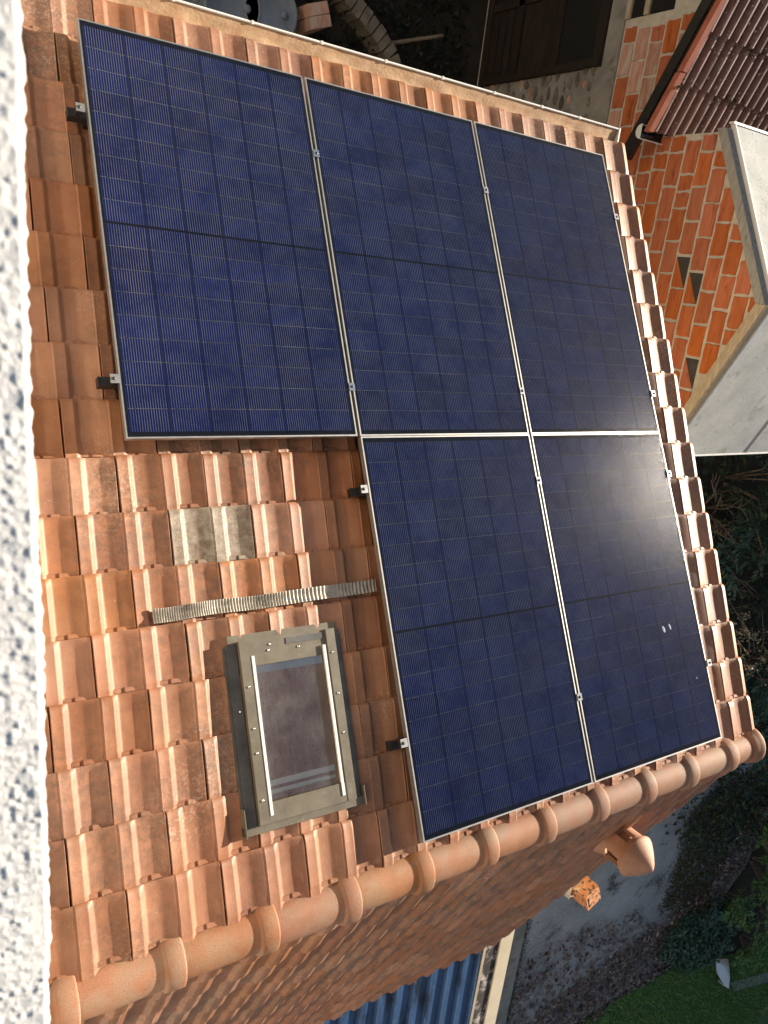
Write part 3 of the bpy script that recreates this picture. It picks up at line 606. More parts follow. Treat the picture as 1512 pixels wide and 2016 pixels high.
for px, kd, lb_ in [((161, 213), 'left', 'end clamp on white wall side nearest the gutter'), ((229, 746), 'left', 'end clamp on white wall side above bare shaded tiles'),
    ((719, 963), 'left', 'end clamp beside tiles near the inner panel corner'), ((797, 1462), 'left', 'end clamp right of the skylight by the ridge'),
    ((622, 303), 'mid', 'clamp between first and second panel nearest gutter'), ((692, 762), 'mid', 'clamp between first and second panel near the row joint'),
    ((956, 375), 'mid', 'clamp between second and third panel nearest gutter'), ((1027, 770), 'mid', 'clamp between second and third panel near the row joint'),
    ((1060, 946), 'mid', 'clamp between the two ridge row panels near the row joint'), ((1140, 1372), 'mid', 'clamp between the two ridge row panels nearest ridge'),
    ((1211, 427), 'right', 'end clamp on verge side nearest the gutter'), ((1284, 775), 'right', 'end clamp on verge side, second from gutter'),
    ((1315, 933), 'right', 'end clamp on verge side, second from ridge'), ((1394, 1305), 'right', 'end clamp on verge side nearest the ridge')]: clamp(px, kd, lb_)

# ------------------------------------------------------------------ skylight (local: x along ridge, y down slope, z up; origin upslope-left at tile plane)
A0, B1 = 0.345, 3.655; SW, SL = 0.560, 0.785
sk = thing('skylight', 'small metal framed roof window set in the tiles left of the panels', 'skylight', mw=roof_mat(A0, B1, AP_C) @ Matrix.Rotation(rad(-0.6), 4, 'Z'))
mb = MB(); mb.box(0.0, 0.045, 0.0, SL - 0.01, -0.02, 0.036); mb.box(SW - 0.045, SW, 0.0, SL - 0.01, -0.02, 0.036); mb.box(-0.012, 0.0, -0.01, SL - 0.02, -0.02, 0.028); mb.box(SW, SW + 0.012, -0.01, SL - 0.03, -0.02, 0.028)
build('side_flashing', MB().box(0.0, 0.045, 0.0, SL - 0.01, -0.02, 0.036).box(-0.012, 0.0, -0.01, SL - 0.02, -0.02, 0.028), MAT['flashing_dark'], sk)
build('side_flashing', MB().box(SW - 0.045, SW, 0.0, SL - 0.01, -0.02, 0.036).box(SW, SW + 0.012, -0.01, SL - 0.03, -0.02, 0.028), MAT['flashing_dark'], sk)
mb = MB(); mb.box(-0.014, SW + 0.02, -0.035, 0.0, -0.02, 0.040); mb.box(-0.014, -0.010, -0.04, 0.08, 0.0, 0.055); mb.box(SW + 0.016, SW + 0.020, -0.04, 0.05, 0.0, 0.055)
build('head_flashing', mb, MAT['flashing'], sk)
mb = MB(); mb.box(0.01, SW - 0.01, SL - 0.012, SL + 0.03, -0.01, 0.030); build('foot_flashing', mb, MAT['flashing'], sk)
mb = MB(); mb.box(0.05, 0.098, 0.0, SL, 0.0, 0.060); build('frame_side', mb, MAT['flashing'], sk)
mb = MB(); mb.box(SW - 0.075, SW - 0.03, 0.0, SL, 0.0, 0.060); build('frame_side', mb, MAT['flashing'], sk)
mb = MB(); mb.box(0.0985, SW - 0.0755, 0.0, 0.085, 0.0, 0.058); build('frame_top', mb, MAT['flashing'], sk)
mb = MB(); mb.box(0.0985, SW - 0.0755, SL - 0.115, SL, 0.0, 0.050); build('frame_bottom', mb, MAT['flashing'], sk)
mb = MB(); mb.box(SW * 0.5, SW - 0.09, SL - 0.04, SL - 0.012, 0.0502, 0.053); build('vent_flap', mb, MAT['flashing_dark'], sk)
for xx in (0.106, SW - 0.096):
    mb = MB(); mb.box(xx - 0.004, xx + 0.009, 0.03, SL - 0.07, 0.0505, 0.0625); build('glazing_bar', mb, MAT['white_pvc'], sk)
MAT['film'] = pmat('crazed_mauve_film', (0.42, 0.29, 0.29), (0.58, 0.43, 0.41), 14, 0.6, 0.6, 0.004, 90, stretch=(3.2, 0.8, 0.8), speck=((0.06, 0.04, 0.05), 90, 0.64))
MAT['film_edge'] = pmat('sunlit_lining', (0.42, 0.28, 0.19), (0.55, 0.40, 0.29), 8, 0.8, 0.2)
MAT['roller'] = pmat('pale_blind_roller', (0.74, 0.75, 0.72), (0.85, 0.85, 0.82), 8, 0.6, 0.05)
gx0_, gx1_, gy0_, gy1_ = 0.12, SW - 0.105, 0.086, SL - 0.116
mb = MB(); mb.quad_pts([(gx0_ - 0.02, gy0_, 0.040), (gx1_ + 0.02, gy0_, 0.040), (gx1_ + 0.02, gy1_, 0.040), (gx0_ - 0.02, gy1_, 0.040)]); build('blind', mb, MAT['film'], sk)
mb = MB(); mb.box(gx1_ - 0.05, gx1_ + 0.018, gy0_, gy1_ - 0.03, 0.0405, 0.0425); build('lining', mb, MAT['film_edge'], sk)
mb = MB(); mb.tube([(gx0_ - 0.012, gy0_ + 0.035, 0.032), (gx1_ - 0.01, gy0_ + 0.035, 0.032)], 0.013, 12); mb.box(gx0_ - 0.012, gx1_ - 0.01, gy0_ + 0.06, gy0_ + 0.085, 0.0405, 0.0435); build('roller', mb, MAT['roller'], sk)
mb = MB(); mb.box(gx0_ - 0.012, gx1_, gy1_ - 0.035, gy1_, 0.0405, 0.043); build('blue_edge', mb, MAT['zinc'], sk)
MAT['sky_glass'] = glass_material('skylight_glass', 0.05, (0.93, 0.93, 0.93), dirt=0.16)
mb = MB(); mb.quad_pts([(gx0_ - 0.005, gy0_ - 0.0, 0.046), (gx1_ + 0.005, gy0_, 0.046), (gx1_ + 0.005, gy1_, 0.046), (gx0_ - 0.005, gy1_, 0.046)]); build('pane', mb, MAT['sky_glass'], sk)
screw = MB().lathe([(0.0, 0.006), (0.004, 0.005), (0.0065, 0.0)], 10).mesh('screw', MAT['steel'])
for x_, y_ in [(0.074, SL - 0.20), (0.074, SL - 0.38), (0.074, 0.30), (0.074, 0.10), (SW - 0.052, SL - 0.11), (SW - 0.052, SL - 0.30), (SW - 0.052, SL - 0.48), (0.03, SL - 0.30)]:
    add('screw', screw, sk, T(x_, y_, 0.060 if x_ > 0.05 else 0.036))
for x_, y_ in [(0.20, SL - 0.03), (0.19, SL - 0.055), (0.34, SL - 0.06)]: add('screw', screw, sk, T(x_, y_, 0.050))

# corrugated lead strip lying on the tiles
pa = [roof_px(*p, 0.105) for p in ((300, 1214), (420, 1196), (560, 1178), (738, 1152))]
mb = MB(); n = 300; rowsA = []
for i in range(n + 1):
    t = i / n * 3; q = min(2, int(t)); u = t - q; ca = pa[q][0] * (1 - u) + pa[q + 1][0] * u; cb = pa[q][1] * (1 - u) + pa[q + 1][1] * u
    amp = 0.0045 * (0.35 + 0.65 * (math.sin(i * 0.045) * 0.5 + 0.5) ** 0.5)
    z = amp * math.sin(2 * math.pi * i / 4.0) + 0.004 * math.sin(i * 0.11)
    lean = 0.010 * math.sin(i * 0.31) * 0.4
    row = []
    for j in range(7):
        s_ = (j / 6 - 0.5) * 0.062
        row.append((ca + lean * s_ * 8, -(cb + s_ + 0.002 * math.sin(i * 0.05)), z * (1 if 0 < j < 6 else 0.8) + 0.002 * math.cos(j)))
    rowsA.append(row)
mb.grid(rowsA)
for r in (0, 6):
    mb.grid([[p[r] for p in rowsA], [(p[r][0], p[r][1], p[r][2] - 0.006) for p in rowsA]])
qb = roof_pt(0, 0, 0.0985)
fs = build('flashing_strip', mb, MAT['lead'], None, Matrix(((1, 0, 0, qb[0]), (0, CT, ST, qb[1]), (0, -ST, CT, qb[2]), (0, 0, 0, 1))))
tag(fs, 'crinkled grey metal flashing strip lying across tiles above the skylight', 'flashing strip')

# ------------------------------------------------------------------ clay vent and flue on the far side
t_ = math.tan(TH)
def far_z(y): return apex[2] + t_ * (y - apex[1])
vb = (3.26, -4.47); vz = far_z(vb[1])
vent = thing('roof_vent', 'round capped terracotta vent standing on far slope near the verge', 'roof vent', mw=T(vb[0], vb[1], vz - 0.02) @ Matrix.Diagonal((0.88, 0.88, 0.96, 1)))
mb = MB(); seg = 40
prof = [(0.185, -0.10), (0.178, 0.0), (0.162, 0.03), (0.153, 0.06), (0.150, 0.10)]
mb.lathe(prof, seg); prof2 = None
gaps = (0, 1, 2, 3, 10, 11, 12, 13, 20, 21, 22, 23, 30, 31, 32, 33)
for q in range(seg):
    if q in gaps: continue
    P = lambda r, z, qq: (r * math.cos(2 * math.pi * qq / seg), r * math.sin(2 * math.pi * qq / seg), z)
    mb.quad_pts([P(0.150, 0.10, q), P(0.150, 0.10, q + 1), P(0.156, 0.22, q + 1), P(0.156, 0.22, q)], True)
    mb.quad_pts([P(0.124, 0.10, q + 1), P(0.124, 0.10, q), P(0.126, 0.22, q), P(0.126, 0.22, q + 1)], True)
    for qq in (q, q + 1):
        mb.quad_pts([P(0.124, 0.10, qq), P(0.150, 0.10, qq), P(0.156, 0.22, qq), P(0.126, 0.22, qq)])
mb.lathe([(0.150, 0.10), (0.124, 0.098), (0.122, -0.05)], seg); mb.lathe([(0.156, 0.22), (0.160, 0.25)], seg); mb.lathe([(0.126, 0.22), (0.126, 0.25)], seg)
build('pipe', mb, MAT['clay'], vent)
mb = MB(); mb.lathe([(0.126, 0.25), (0.160, 0.243), (0.172, 0.247), (0.175, 0.256), (0.166, 0.272), (0.130, 0.312), (0.09, 0.350), (0.05, 0.384), (0.022, 0.402), (0.0005, 0.408)], seg); build('cap', mb, MAT['clay'], vent)
fl = thing('clay_flue', 'broken orange clay flue block by the far verge', 'flue', (4.15, -5.92, -2.9))
mb = MB(); mb.box(-0.085, 0.085, -0.095, 0.095, -0.05, 3.50); build('shaft', mb, MAT['flue_clean'], fl)
mb = MB(); mb.grid([[(sx * (0.092 + random.uniform(0, 0.008)), sy * (0.10 + random.uniform(0, 0.008)), zz_ + random.uniform(-0.006, 0.006)) for sx, sy in ((-1, -1), (-.4, -1.05), (.4, -1.05), (1, -1), (1.05, 0), (1, 1), (.4, 1.05), (-.4, 1.05), (-1, 1), (-1.05, 0))] for zz_ in (3.48, 3.51, 3.54)], True, True); build('mortar_joint', mb, MAT['mortar'], fl)
mb = MB(); mb.prism([(-0.08, -0.09), (0.085, -0.09), (0.085, 0.09), (-0.08, 0.09)], 'z', 3.535, 3.535 + 0.16); mb.prism([(-0.055, -0.065), (0.06, -0.065), (0.06, 0.065), (-0.055, 0.065)], 'z', 3.695, 3.70)
build('block', mb, MAT['flue'], fl, T(0, 0, 3.53) @ Matrix.Rotation(rad(24), 4, 'Z') @ Matrix.Rotation(rad(4), 4, 'Y') @ T(0, 0, -3.53))

# ------------------------------------------------------------------ lean-to with blue sheets behind the far eave
bz = -0.9
lt = thing('blue_sheet_roof', 'old blue ribbed metal sheets beyond the far eave, bottom of the picture', 'sheet roof', (2.0, -9.0, -3.0))
L0 = T(-2.0, 9.0, 3.0)
bx1 = hitZ(928, 1950, bz)[0]
x = bx1
while x > -0.5:
    xa = max(x - 0.92, -0.8); prof_ = []; u = xa
    while u < x - 0.02:
        prof_ += [(u, 0), (u + 0.17, 0), (u + 0.185, 0.03), (u + 0.215, 0.03), (u + 0.23, 0)]; u += 0.23
    prof_ = [p for p in prof_ if p[0] <= x + 1e-3]
    mb = MB(); mb.grid([[(px_, yy, bz + pz + (0.02 * (yy + 7.2)) * -1) for px_, pz in prof_] for yy in (-7.15, -9.2, -11.5)][::-1], False)
    build('sheet', mb, MAT['blue_sheet'], lt, L0); x -= 0.925
mb = MB(); mb.box(-0.8, bx1 - 0.02, -11.4, -7.1, -3.05, bz - 0.05); build('wall', mb, MAT['concrete'], lt, L0)
cx0 = hitZ(960, 1950, bz)[0]; cx1 = hitZ(982, 1950, bz)[0]
mb = MB(); mb.box(bx1 + 0.01, bx1 + 0.05, -11.6, -7.0, -3.05, bz + 0.06); o = build('fascia_board', mb, MAT['grey_wood'], lt, L0)
mb = MB(); mb.box(bx1 + 0.052, cx0, -11.6, -7.0, -3.05, bz + 0.03); build('peeling_wall_top', mb, MAT['peeling'], lt, L0)
mb = MB(); mb.box(cx0 + 0.002, cx1, -11.6, -6.9, -3.05, bz + 0.05); build('cream_coping', mb, MAT['cream_wall'], lt, L0)
kerb = [hitZ(x, y, -2.9)[:2] for x, y in ((985, 1850), (1040, 1805), (1018, 1900), (985, 2016), (950, 2016))]
mb = MB(); mb.box(cx1 + 0.004, kerb[2][0], -15, -6.5, -3.05, -2.88); tag(build('concrete_kerb', mb, MAT['concrete']), 'dirty grey concrete kerb between cream coping and mossy asphalt', 'kerb')
kx = kerb[2][0]
P = np.array([(kx + abs(rng.normal(0, 0.10)) + 0.02, y, -2.985 + rng.uniform(0, 0.02)) for y in rng.uniform(-14.5, -8.5, 5000)])
mg = add('kerb_moss', leaf_mesh('kerb_moss', P, rdir(len(P), 0.1, 0.9), rdir(len(P)), rng.uniform(0.015, 0.04, len(P)), rng.uniform(0.01, 0.025, len(P)), np.clip(rng.normal(0.5, 0.25, len(P)), 0, 1), leaf_mat('moss_tufts', [(0.03, 0.032, 0.006), (0.075, 0.08, 0.012), (0.12, 0.12, 0.03)])))
tag(mg, 'yellow green moss strip along the concrete kerb', 'moss', kind='stuff')

# ------------------------------------------------------------------ neighbouring brick building
X0 = 5.6
nb = thing('brick_outbuilding', 'brick and rubble outbuilding with brown and white roofs past the gutter end', 'building', (7.2, 0.0, -4.4))
N0 = T(-7.2, 0.0, 4.4)
GA = (-0.83, 0.16); SLN, SLP = 0.47, 0.54        # gable apex, slopes to -Y and +Y
def gable_top(y): return GA[1] - SLN * (GA[0] - y) if y < GA[0] else GA[1] - SLP * (y - GA[0])
BRY, BRZ, BRS = 0.60, -1.32, 0.5                   # brown roof eave and slope (rising to +Y)
def brown_z(y): return BRZ + BRS * (y - BRY)
def wall_top(y): return min(gable_top(y), 9) - 0.05 if y < 0.58 else brown_z(y) - 0.04
BRK = 0.155
poly = [(-2.2, -4.6), (-2.2, wall_top(-2.2)), (GA[0], gable_top(GA[0]) - 0.05), (0.5, wall_top(0.5)), (0.579, wall_top(0.579)), (0.581, wall_top(0.581)), (4.2, wall_top(4.2)), (4.2, -4.6)]
mb = MB(); mb.prism([(y, z) for y, z in poly[::-1]], 'x', X0, 9.6)
wl = build('wall', mb, MAT['mortar'], nb, N0)
# bricks: courses measured in the photo
BL, BH, JT = 0.272, 0.146, 0.024
def brick_mesh(l, h, chip=0, seed=0):
    r = random.Random(seed); mb = MB(); d = -0.012
    o = [(-l / 2, -h / 2), (l / 2, -h / 2), (l / 2, h / 2), (-l / 2, h / 2)]
    pts = []
    for i in range(4):
        a, b = o[i], o[(i + 1) % 4]
        for k in range(4):
            t = k / 4; pts.append((a[0] + (b[0] - a[0]) * t + r.uniform(-0.007, 0.007), a[1] + (b[1] - a[1]) * t + r.uniform(-0.005, 0.005)))
    if chip: pts = [p for p in pts if (p[0] / l + p[1] / h * 1.0) < (0.45 if chip == 1 else 0.05)] 
    inner = [(p[0] * 0.975, p[1] * 0.95) for p in pts]
    mb.quad_pts([(d, p[0], p[1]) for p in inner][::-1])
    n = len(pts)
    for i in range(n):
        j = (i + 1) % n
        mb.quad_pts([(d, *inner[i]), (d, *inner[j]), (d + 0.005, *pts[j]), (d + 0.005, *pts[i])]); mb.quad_pts([(d + 0.005, *pts[i]), (d + 0.005, *pts[j]), (0.03, *pts[j]), (0.03, *pts[i])])
    return mb
BM = [brick_mesh(BL, BH, 0, i).mesh('brick', MAT['brick']) for i in range(5)]
BMh = [brick_mesh(BL * 0.5 - JT / 2, BH, 0, 20 + i).mesh('brick_half', MAT['brick']) for i in range(2)]
BMp = [brick_mesh(BL, BH, 0, 30 + i).mesh('brick_pale', MAT['brick_pale']) for i in range(3)]
BMc = brick_mesh(BL, BH, 2, 40).mesh('brick_broken', MAT['brick'])
HOLE = MB().box(0.0, 0.004, -BL / 2, BL / 2, -BH / 2, BH / 2).mesh('brick_hollow', pmat('brick_hollow_dark', (0.045, 0.042, 0.038), (0.075, 0.07, 0.062), 8, 0.9))
broken = [tuple(hitX(x, y, X0)[1:]) for x, y in ((1368, 575), (1371, 728), (1348, 525))]
row = 0; z = -2.04
while z < 0.15:
    off = (row % 2) * (BL + JT) / 2 + random.uniform(-0.02, 0.02)
    y = -2.25 + off - 0.3
    while y < 1.75:
        yc = y; jz = random.uniform(-0.004, 0.004)
        zt = min(wall_top(yc - BL / 2), wall_top(yc + BL / 2)) if not (yc - BL / 2 < 0.58 < yc + BL / 2) else brown_z(0.6) - 0.05
        ok = yc - BL / 2 > -2.2 and z + BH / 2 < zt and yc + BL / 2 < 1.66
        if ok:
            bk = next((b for b in broken if abs(b[0] - yc) < BL / 2 and abs(b[1] - z) < BH / 2 + 0.01), None)
            if bk is not None: me = BMc
            elif yc > 0.55: me = BMp[random.randrange(3)] if random.random() < 0.72 else BM[random.randrange(5)]
            else: me = BM[random.randrange(5)]
            mw = T(X0 + random.uniform(-0.002, 0.003), yc, z + jz) @ Matrix.Rotation(random.uniform(-0.012, 0.012), 4, 'X')
            if random.random() < 0.10 and bk is None and yc < 0.5:
                add('brick', BMh[random.randrange(2)], wl, mw @ T(0, -BL / 4 - JT / 4, 0)); add('brick', BMh[random.randrange(2)], wl, mw @ T(0, BL / 4 + JT / 4, 0))
            else: add('brick', me, wl, mw)
            if bk is not None: add('hollow', HOLE, wl, mw @ T(-0.0035, 0, 0))
        else:       # cut bricks where the course meets the roof edges and openings
            for sg in (-1, 1):
                y2 = yc + sg * (BL / 4 + JT / 4); hw = BL / 4 - JT / 4
                zt2 = min(wall_top(y2 - hw), wall_top(y2 + hw))
                if y2 - hw > -2.2 and z + BH / 2 < zt2 and y2 + hw < 1.66 and not (y2 - hw < 0.6 < y2 + hw):
                    add('brick', BMh[random.randrange(2)], wl, T(X0, y2, z) @ Matrix.Rotation(random.uniform(-0.012, 0.012), 4, 'X'))
        y += BL + JT + random.uniform(-0.006, 0.006)
    z += BH + JT; row += 1
# concrete beam under the bricks, rubble below
mb = MB(); mb.box(X0 - 0.02, X0 + 0.05, 0.45, 4.2, -2.34, -2.135); build('concrete_beam', mb, MAT['concrete'], nb, N0)
mb = MB(); mb.box(X0 - 0.012, X0 + 0.04, -2.2, 1.28, -4.55, -2.345); st = build('stone_wall', mb, MAT['concrete'], nb, N0)
def stone_mesh(seed):
    r = random.Random(seed); mb = MB(); n = 7; pts = [(math.cos(6.283 * i / n) * r.uniform(0.75, 1.05), math.sin(6.283 * i / n) * r.uniform(0.75, 1.05)) for i in range(n)]
    mb.quad_pts([(-0.016, p[0] * 0.8, p[1] * 0.8) for p in pts][::-1])
    for i in range(n): j = (i + 1) % n; mb.quad_pts([(-0.016, pts[i][0] * 0.8, pts[i][1] * 0.8), (-0.016, pts[j][0] * 0.8, pts[j][1] * 0.8), (0.02, *pts[j]), (0.02, *pts[i])])
    return mb.mesh('stone', MAT['stone'])
SM = [stone_mesh(i) for i in range(6)]; SMb = []
for i in range(3):
    m2 = SM[i].copy(); m2.materials.clear(); m2.materials.append(MAT['brick_pale']); SMb.append(m2)
zc = -2.45
while zc > -4.5:
    yc = 0.5 + random.uniform(0, 0.1)
    while yc < 1.22:
        wst = random.uniform(0.04, 0.11); hst = random.uniform(0.028, 0.052)
        if random.random() < 0.93:
            me = SMb[random.randrange(3)] if random.random() < 0.2 else SM[random.randrange(6)]
            add('stone', me, st, T(X0 - 0.012, yc + wst, zc + random.uniform(-0.02, 0.02)) @ Matrix.Diagonal((1, wst, hst, 1)))
        yc += 2 * wst + random.uniform(0.005, 0.04)
    zc -= random.uniform(0.085, 0.12)
# timber framed opening with planks and dark void
op = tag(build('opening', MB().box(X0 - 0.004, X0 + 0.02, 1.285, 3.2, -4.3, -2.35), MAT['dark_void'], nb, N0))
for (ya, yb, za, zb, d) in ((1.285, 1.36, -4.3, -2.35, 0.06), (1.36, 3.2, -2.46, -2.35, 0.05), (2.05, 2.13, -4.3, -2.47, 0.05), (1.365, 3.2, -3.75, -3.66, 0.05), (1.365, 3.2, -4.3, -4.2, 0.06)):
    build('beam', MB().box(X0 - d, X0 - 0.0045, ya, yb, za, zb), MAT['old_wood'], op, None)
    op.children[-1].matrix_basis = Matrix.Identity(4)
zc = -3.64
for i in range(6):
    build('plank', MB().box(X0 - 0.03, X0 - 0.005, 1.365, 2.045, zc, zc + 0.10), MAT['old_wood'], op); zc += 0.105
zc = -4.19
for i in range(4):
    build('plank', MB().box(X0 - 0.03, X0 - 0.005, 1.365, 2.045, zc, zc + 0.10), MAT['old_wood'], op); zc += 0.125
wd = build('window', MB().box(X0 - 0.006, X0 + 0.02, 1.67, 2.9, -2.13, -1.56), MAT['dark_void'], nb, N0)
build('frame', MB().box(X0 - 0.03, X0 - 0.0065, 1.67, 2.9, -2.13, -2.07).box(X0 - 0.03, X0 - 0.0065, 1.67, 2.9, -1.90, -1.84), MAT['grey_wood'], wd)
# brown corrugated roof
bx0, bx1_, by1 = 5.30, 8.6, 3.6
crs = [BRY, 0.98, 1.36, 1.80, 2.25, 2.7, 3.15, by1]
br = build('brown_roof_deck', MB().prism([(BRY + 0.03, BRZ - 0.02), (by1, brown_z(by1) - 0.035), (by1, brown_z(by1) - 0.08), (BRY + 0.03, BRZ - 0.07)][::-1], 'x', bx0 + 0.04, bx1_), MAT['old_wood'], nb, N0)
for ci in range(len(crs) - 1):
    xa = bx0
    while xa < bx1_ - 0.05:
        rows_ = []
        for yy, dz in ((crs[ci] - 0.03, 0.022), (crs[ci] + 0.2, 0.012), (crs[ci + 1] + 0.03, 0.0)):
            rw = []
            for i in range(43):
                xx = xa + 0.825 * i / 42; ph = (i % 6)
                pz = (0.0, 0.002, 0.034, 0.040, 0.038, 0.006)[ph]
                rw.append((xx, yy + random.uniform(-0.003, 0.003), brown_z(yy) + dz + pz + random.uniform(-0.001, 0.001)))
            rows_.append(rw)
        mb = MB(); mb.grid(rows_, False); mb.grid([[(p[0], p[1], p[2] - 0.012) for p in rows_[0]], rows_[0]], False)
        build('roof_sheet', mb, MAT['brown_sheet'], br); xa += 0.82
# moss clumps along the laps
P = []
for c_ in crs[1:4]:
    for xx in rng.uniform(bx0, bx1_, 330):
        if math.sin(xx * 7 + c_ * 3) + rng.normal(0, 0.5) > 0.2: P.append((xx, c_ - 0.03 + rng.normal(0, 0.02), brown_z(c_) + 0.03))
P = np.array(P); tag(add('lap_moss', leaf_mesh('lap_moss', P, rdir(len(P), 0.0, 0.9), rdir(len(P)), rng.uniform(0.02, 0.06, len(P)), rng.uniform(0.015, 0.03, len(P)), rng.uniform(0, 0.8, len(P)), leaf_mat('roof_moss', [(0.03, 0.025, 0.012), (0.07, 0.055, 0.02), (0.09, 0.10, 0.03)])), br), kind='stuff')
def slope_box(name, ya, yb, xa, xb, zf, t0, t1, mt, parent, mw=None):
    mb = MB(); mb.prism([(ya, zf(ya) + t0), (yb, zf(yb) + t0), (yb, zf(yb) + t1), (ya, zf(ya) + t1)][::1], 'x', xa, xb); return build(name, mb, mt, parent, mw)
slope_box('verge_trim', BRY - 0.04, 1.02, bx0 - 0.03, bx0 + 0.035, brown_z, 0.0, 0.062, MAT['red_trim'], br); slope_box('verge_trim', 1.025, 1.6, bx0 - 0.03, bx0 + 0.035, brown_z, 0.012, 0.075, MAT['red_trim'], br); slope_box('verge_trim', 1.605, by1, bx0 - 0.03, bx0 + 0.035, brown_z, 0.02, 0.085, MAT['red_trim'], br)
slope_box('bargeboard', 0.34, by1, bx0 + 0.02, bx0 + 0.10, brown_z, -0.20, -0.085, MAT['black_metal'], nb, N0)
# white gutter of the brown roof
gyc, gzc, gr = 0.565, -1.375, 0.062
def ring2(x, r): return [(x, gyc + r * math.cos(math.pi + math.pi * i / 12), gzc + r * math.sin(math.pi + math.pi * i / 12)) for i in range(13)]
mb = MB(); mb.grid([ring2(5.28, gr), ring2(6.6, gr)]); mb.grid([ring2(5.28, gr - 0.004), ring2(6.6, gr - 0.004)][::-1]); mb.quad_pts(ring2(5.28, gr + 0.003)); mb.quad_pts(ring2(5.275, gr + 0.003)[::-1]); mb.tube([(5.28, gyc - gr, gzc), (6.6, gyc - gr, gzc)], 0.007, 6)
g2 = build('gutter', mb, MAT['white_pvc'], nb, N0)
mb = MB(); mb.grid([[(xx, gyc + dy, gzc - 0.018 + random.uniform(0, 0.006)) for dy in (-0.055, -0.02, 0.02, 0.055)] for xx in np.linspace(5.285, 6.59, 30)]); build('gutter_water', mb, pmat('dark_gutter_water', (0.01, 0.014, 0.02), (0.02, 0.024, 0.03), 20, 0.08, 0.1), g2)
# white sheet roof, two slopes meeting at the gable apex
def gz1(y): return GA[1] + 0.03 - SLN * (GA[0] - y)
def gz2(y): return GA[1] + 0.03 - SLP * (y - GA[0])
wx0, wx1 = 5.545, 9.6; yE = -2.30; yE2 = 0.62
wr = slope_box('white_roof_deck', yE + 0.03, GA[0], wx0 + 0.05, wx1, gz1, -0.05, -0.012, MAT['grey_wood'], nb, N0)
xa = wx0
for wdt in (1.29, 1.25, 1.25, 0.6):
    slope_box('roof_sheet', yE, GA[0] - 0.002, xa, xa + wdt - 0.004, gz1, -0.010, 0.0, MAT['fibro'], wr); slope_box('seam_strip', yE - 0.002, GA[0] - 0.004, xa + wdt - 0.030, xa + wdt + 0.022, gz1, 0.0005, 0.008, MAT['fibro'], wr)
    xa += wdt
slope_box('verge_trim', yE, GA[0] - 0.004, wx0 + 0.002, wx0 + 0.03, gz1, 0.0006, 0.006, MAT['zinc'], wr)
slope_box('bargeboard', yE, GA[0], wx0 - 0.075, wx0 - 0.004, gz1, -0.125, -0.006, MAT['grey_wood'], wr); slope_box('fascia_strip', yE, GA[0], wx0 - 0.090, wx0 - 0.0755, gz1, -0.075, -0.012, MAT['grey_wood'], wr)
build('eave_trim', MB().box(wx0, wx1, yE - 0.022, yE - 0.003, gz1(yE) - 0.05, gz1(yE) + 0.004), MAT['white_pvc'], wr)
slope_box('roof_sheet', GA[0] + 0.002, yE2, wx0 + 0.02, wx1, gz2, -0.010, 0.0, MAT['fibro'], wr)
slope_box('verge_trim', GA[0] + 0.002, yE2 + 0.01, wx0 + 0.0, wx0 + 0.019, gz2, -0.035, 0.010, MAT['white_pvc'], wr); slope_box('bargeboard', GA[0] + 0.002, yE2 - 0.04, wx0 - 0.085, wx0 - 0.001, gz2, -0.12, -0.03, MAT['grey_wood2'], wr)
slope_box('deck', GA[0], yE2 - 0.03, wx0 + 0.05, wx1, gz2, -0.05, -0.012, MAT['grey_wood'], wr)
build('eave_trim', MB().box(wx0 - 0.02, wx1, yE2 + 0.002, yE2 + 0.02, gz2(yE2) - 0.04, gz2(yE2) + 0.012), MAT['white_pvc'], wr)

# ------------------------------------------------------------------ yard below the gutter
ZY = -4.4
def yp(x, y, z=ZY): return hitZ(x, y, z)
arc = [yp(x, y, ZY + 0.25) for x, y in ((672, -30), (700, 8), (728, 40), (752, 75), (772, 110), (785, 150))]
cw = thing('curved_stone_kerb', 'curved mossy stone edging in the dark yard beyond the gutter', 'kerb', tuple(arc[2][:2]) + (ZY,))
C0 = T(-arc[2][0], -arc[2][1], -ZY)
for i in range(len(arc) - 1):
    for h_ in range(2):
        a = arc[i] * (1 - h_ * 0.5) + arc[i + 1] * h_ * 0.5; b = arc[i] * (0.5 - h_ * 0.5) + arc[i + 1] * (0.5 + h_ * 0.5)
        d = (b - a)[:2]; L_ = np.linalg.norm(d); ang = math.atan2(d[1], d[0]); c = (a + b) / 2
        mb = MB(); mb.box(-L_ / 2 + 0.008, L_ / 2 - 0.008, -0.085 + random.uniform(-0.01, 0.01), 0.085, -0.1, 0.25 + random.uniform(-0.015, 0.015))
        build('stone', mb, pmat('mossy_stone', (0.15, 0.13, 0.095), (0.30, 0.26, 0.19), 8, 0.9, 0.6, 0.008, 30) if 'ms' not in MAT else MAT['ms'], cw, C0 @ T(c[0], c[1], ZY) @ Matrix.Rotation(ang, 4, 'Z'))
        MAT.setdefault('ms', bpy.data.materials['mossy_stone'])
pole = thing('wooden_pole', 'thin mossy wooden pole lying in the dark yard', 'pole', tuple(yp(770, 84)[:2]) + (ZY,))
a, b = yp(765, 86, ZY + 0.12), yp(872, 70, ZY + 0.35); o_ = np.array(tuple(yp(770, 84)[:2]) + (ZY,))
build('shaft', MB().tube([a - o_, (a + b) / 2 - o_ + np.array([0, 0, 0.01]), b - o_], [0.022, 0.02, 0.016], 8), MAT['twig'], pole)
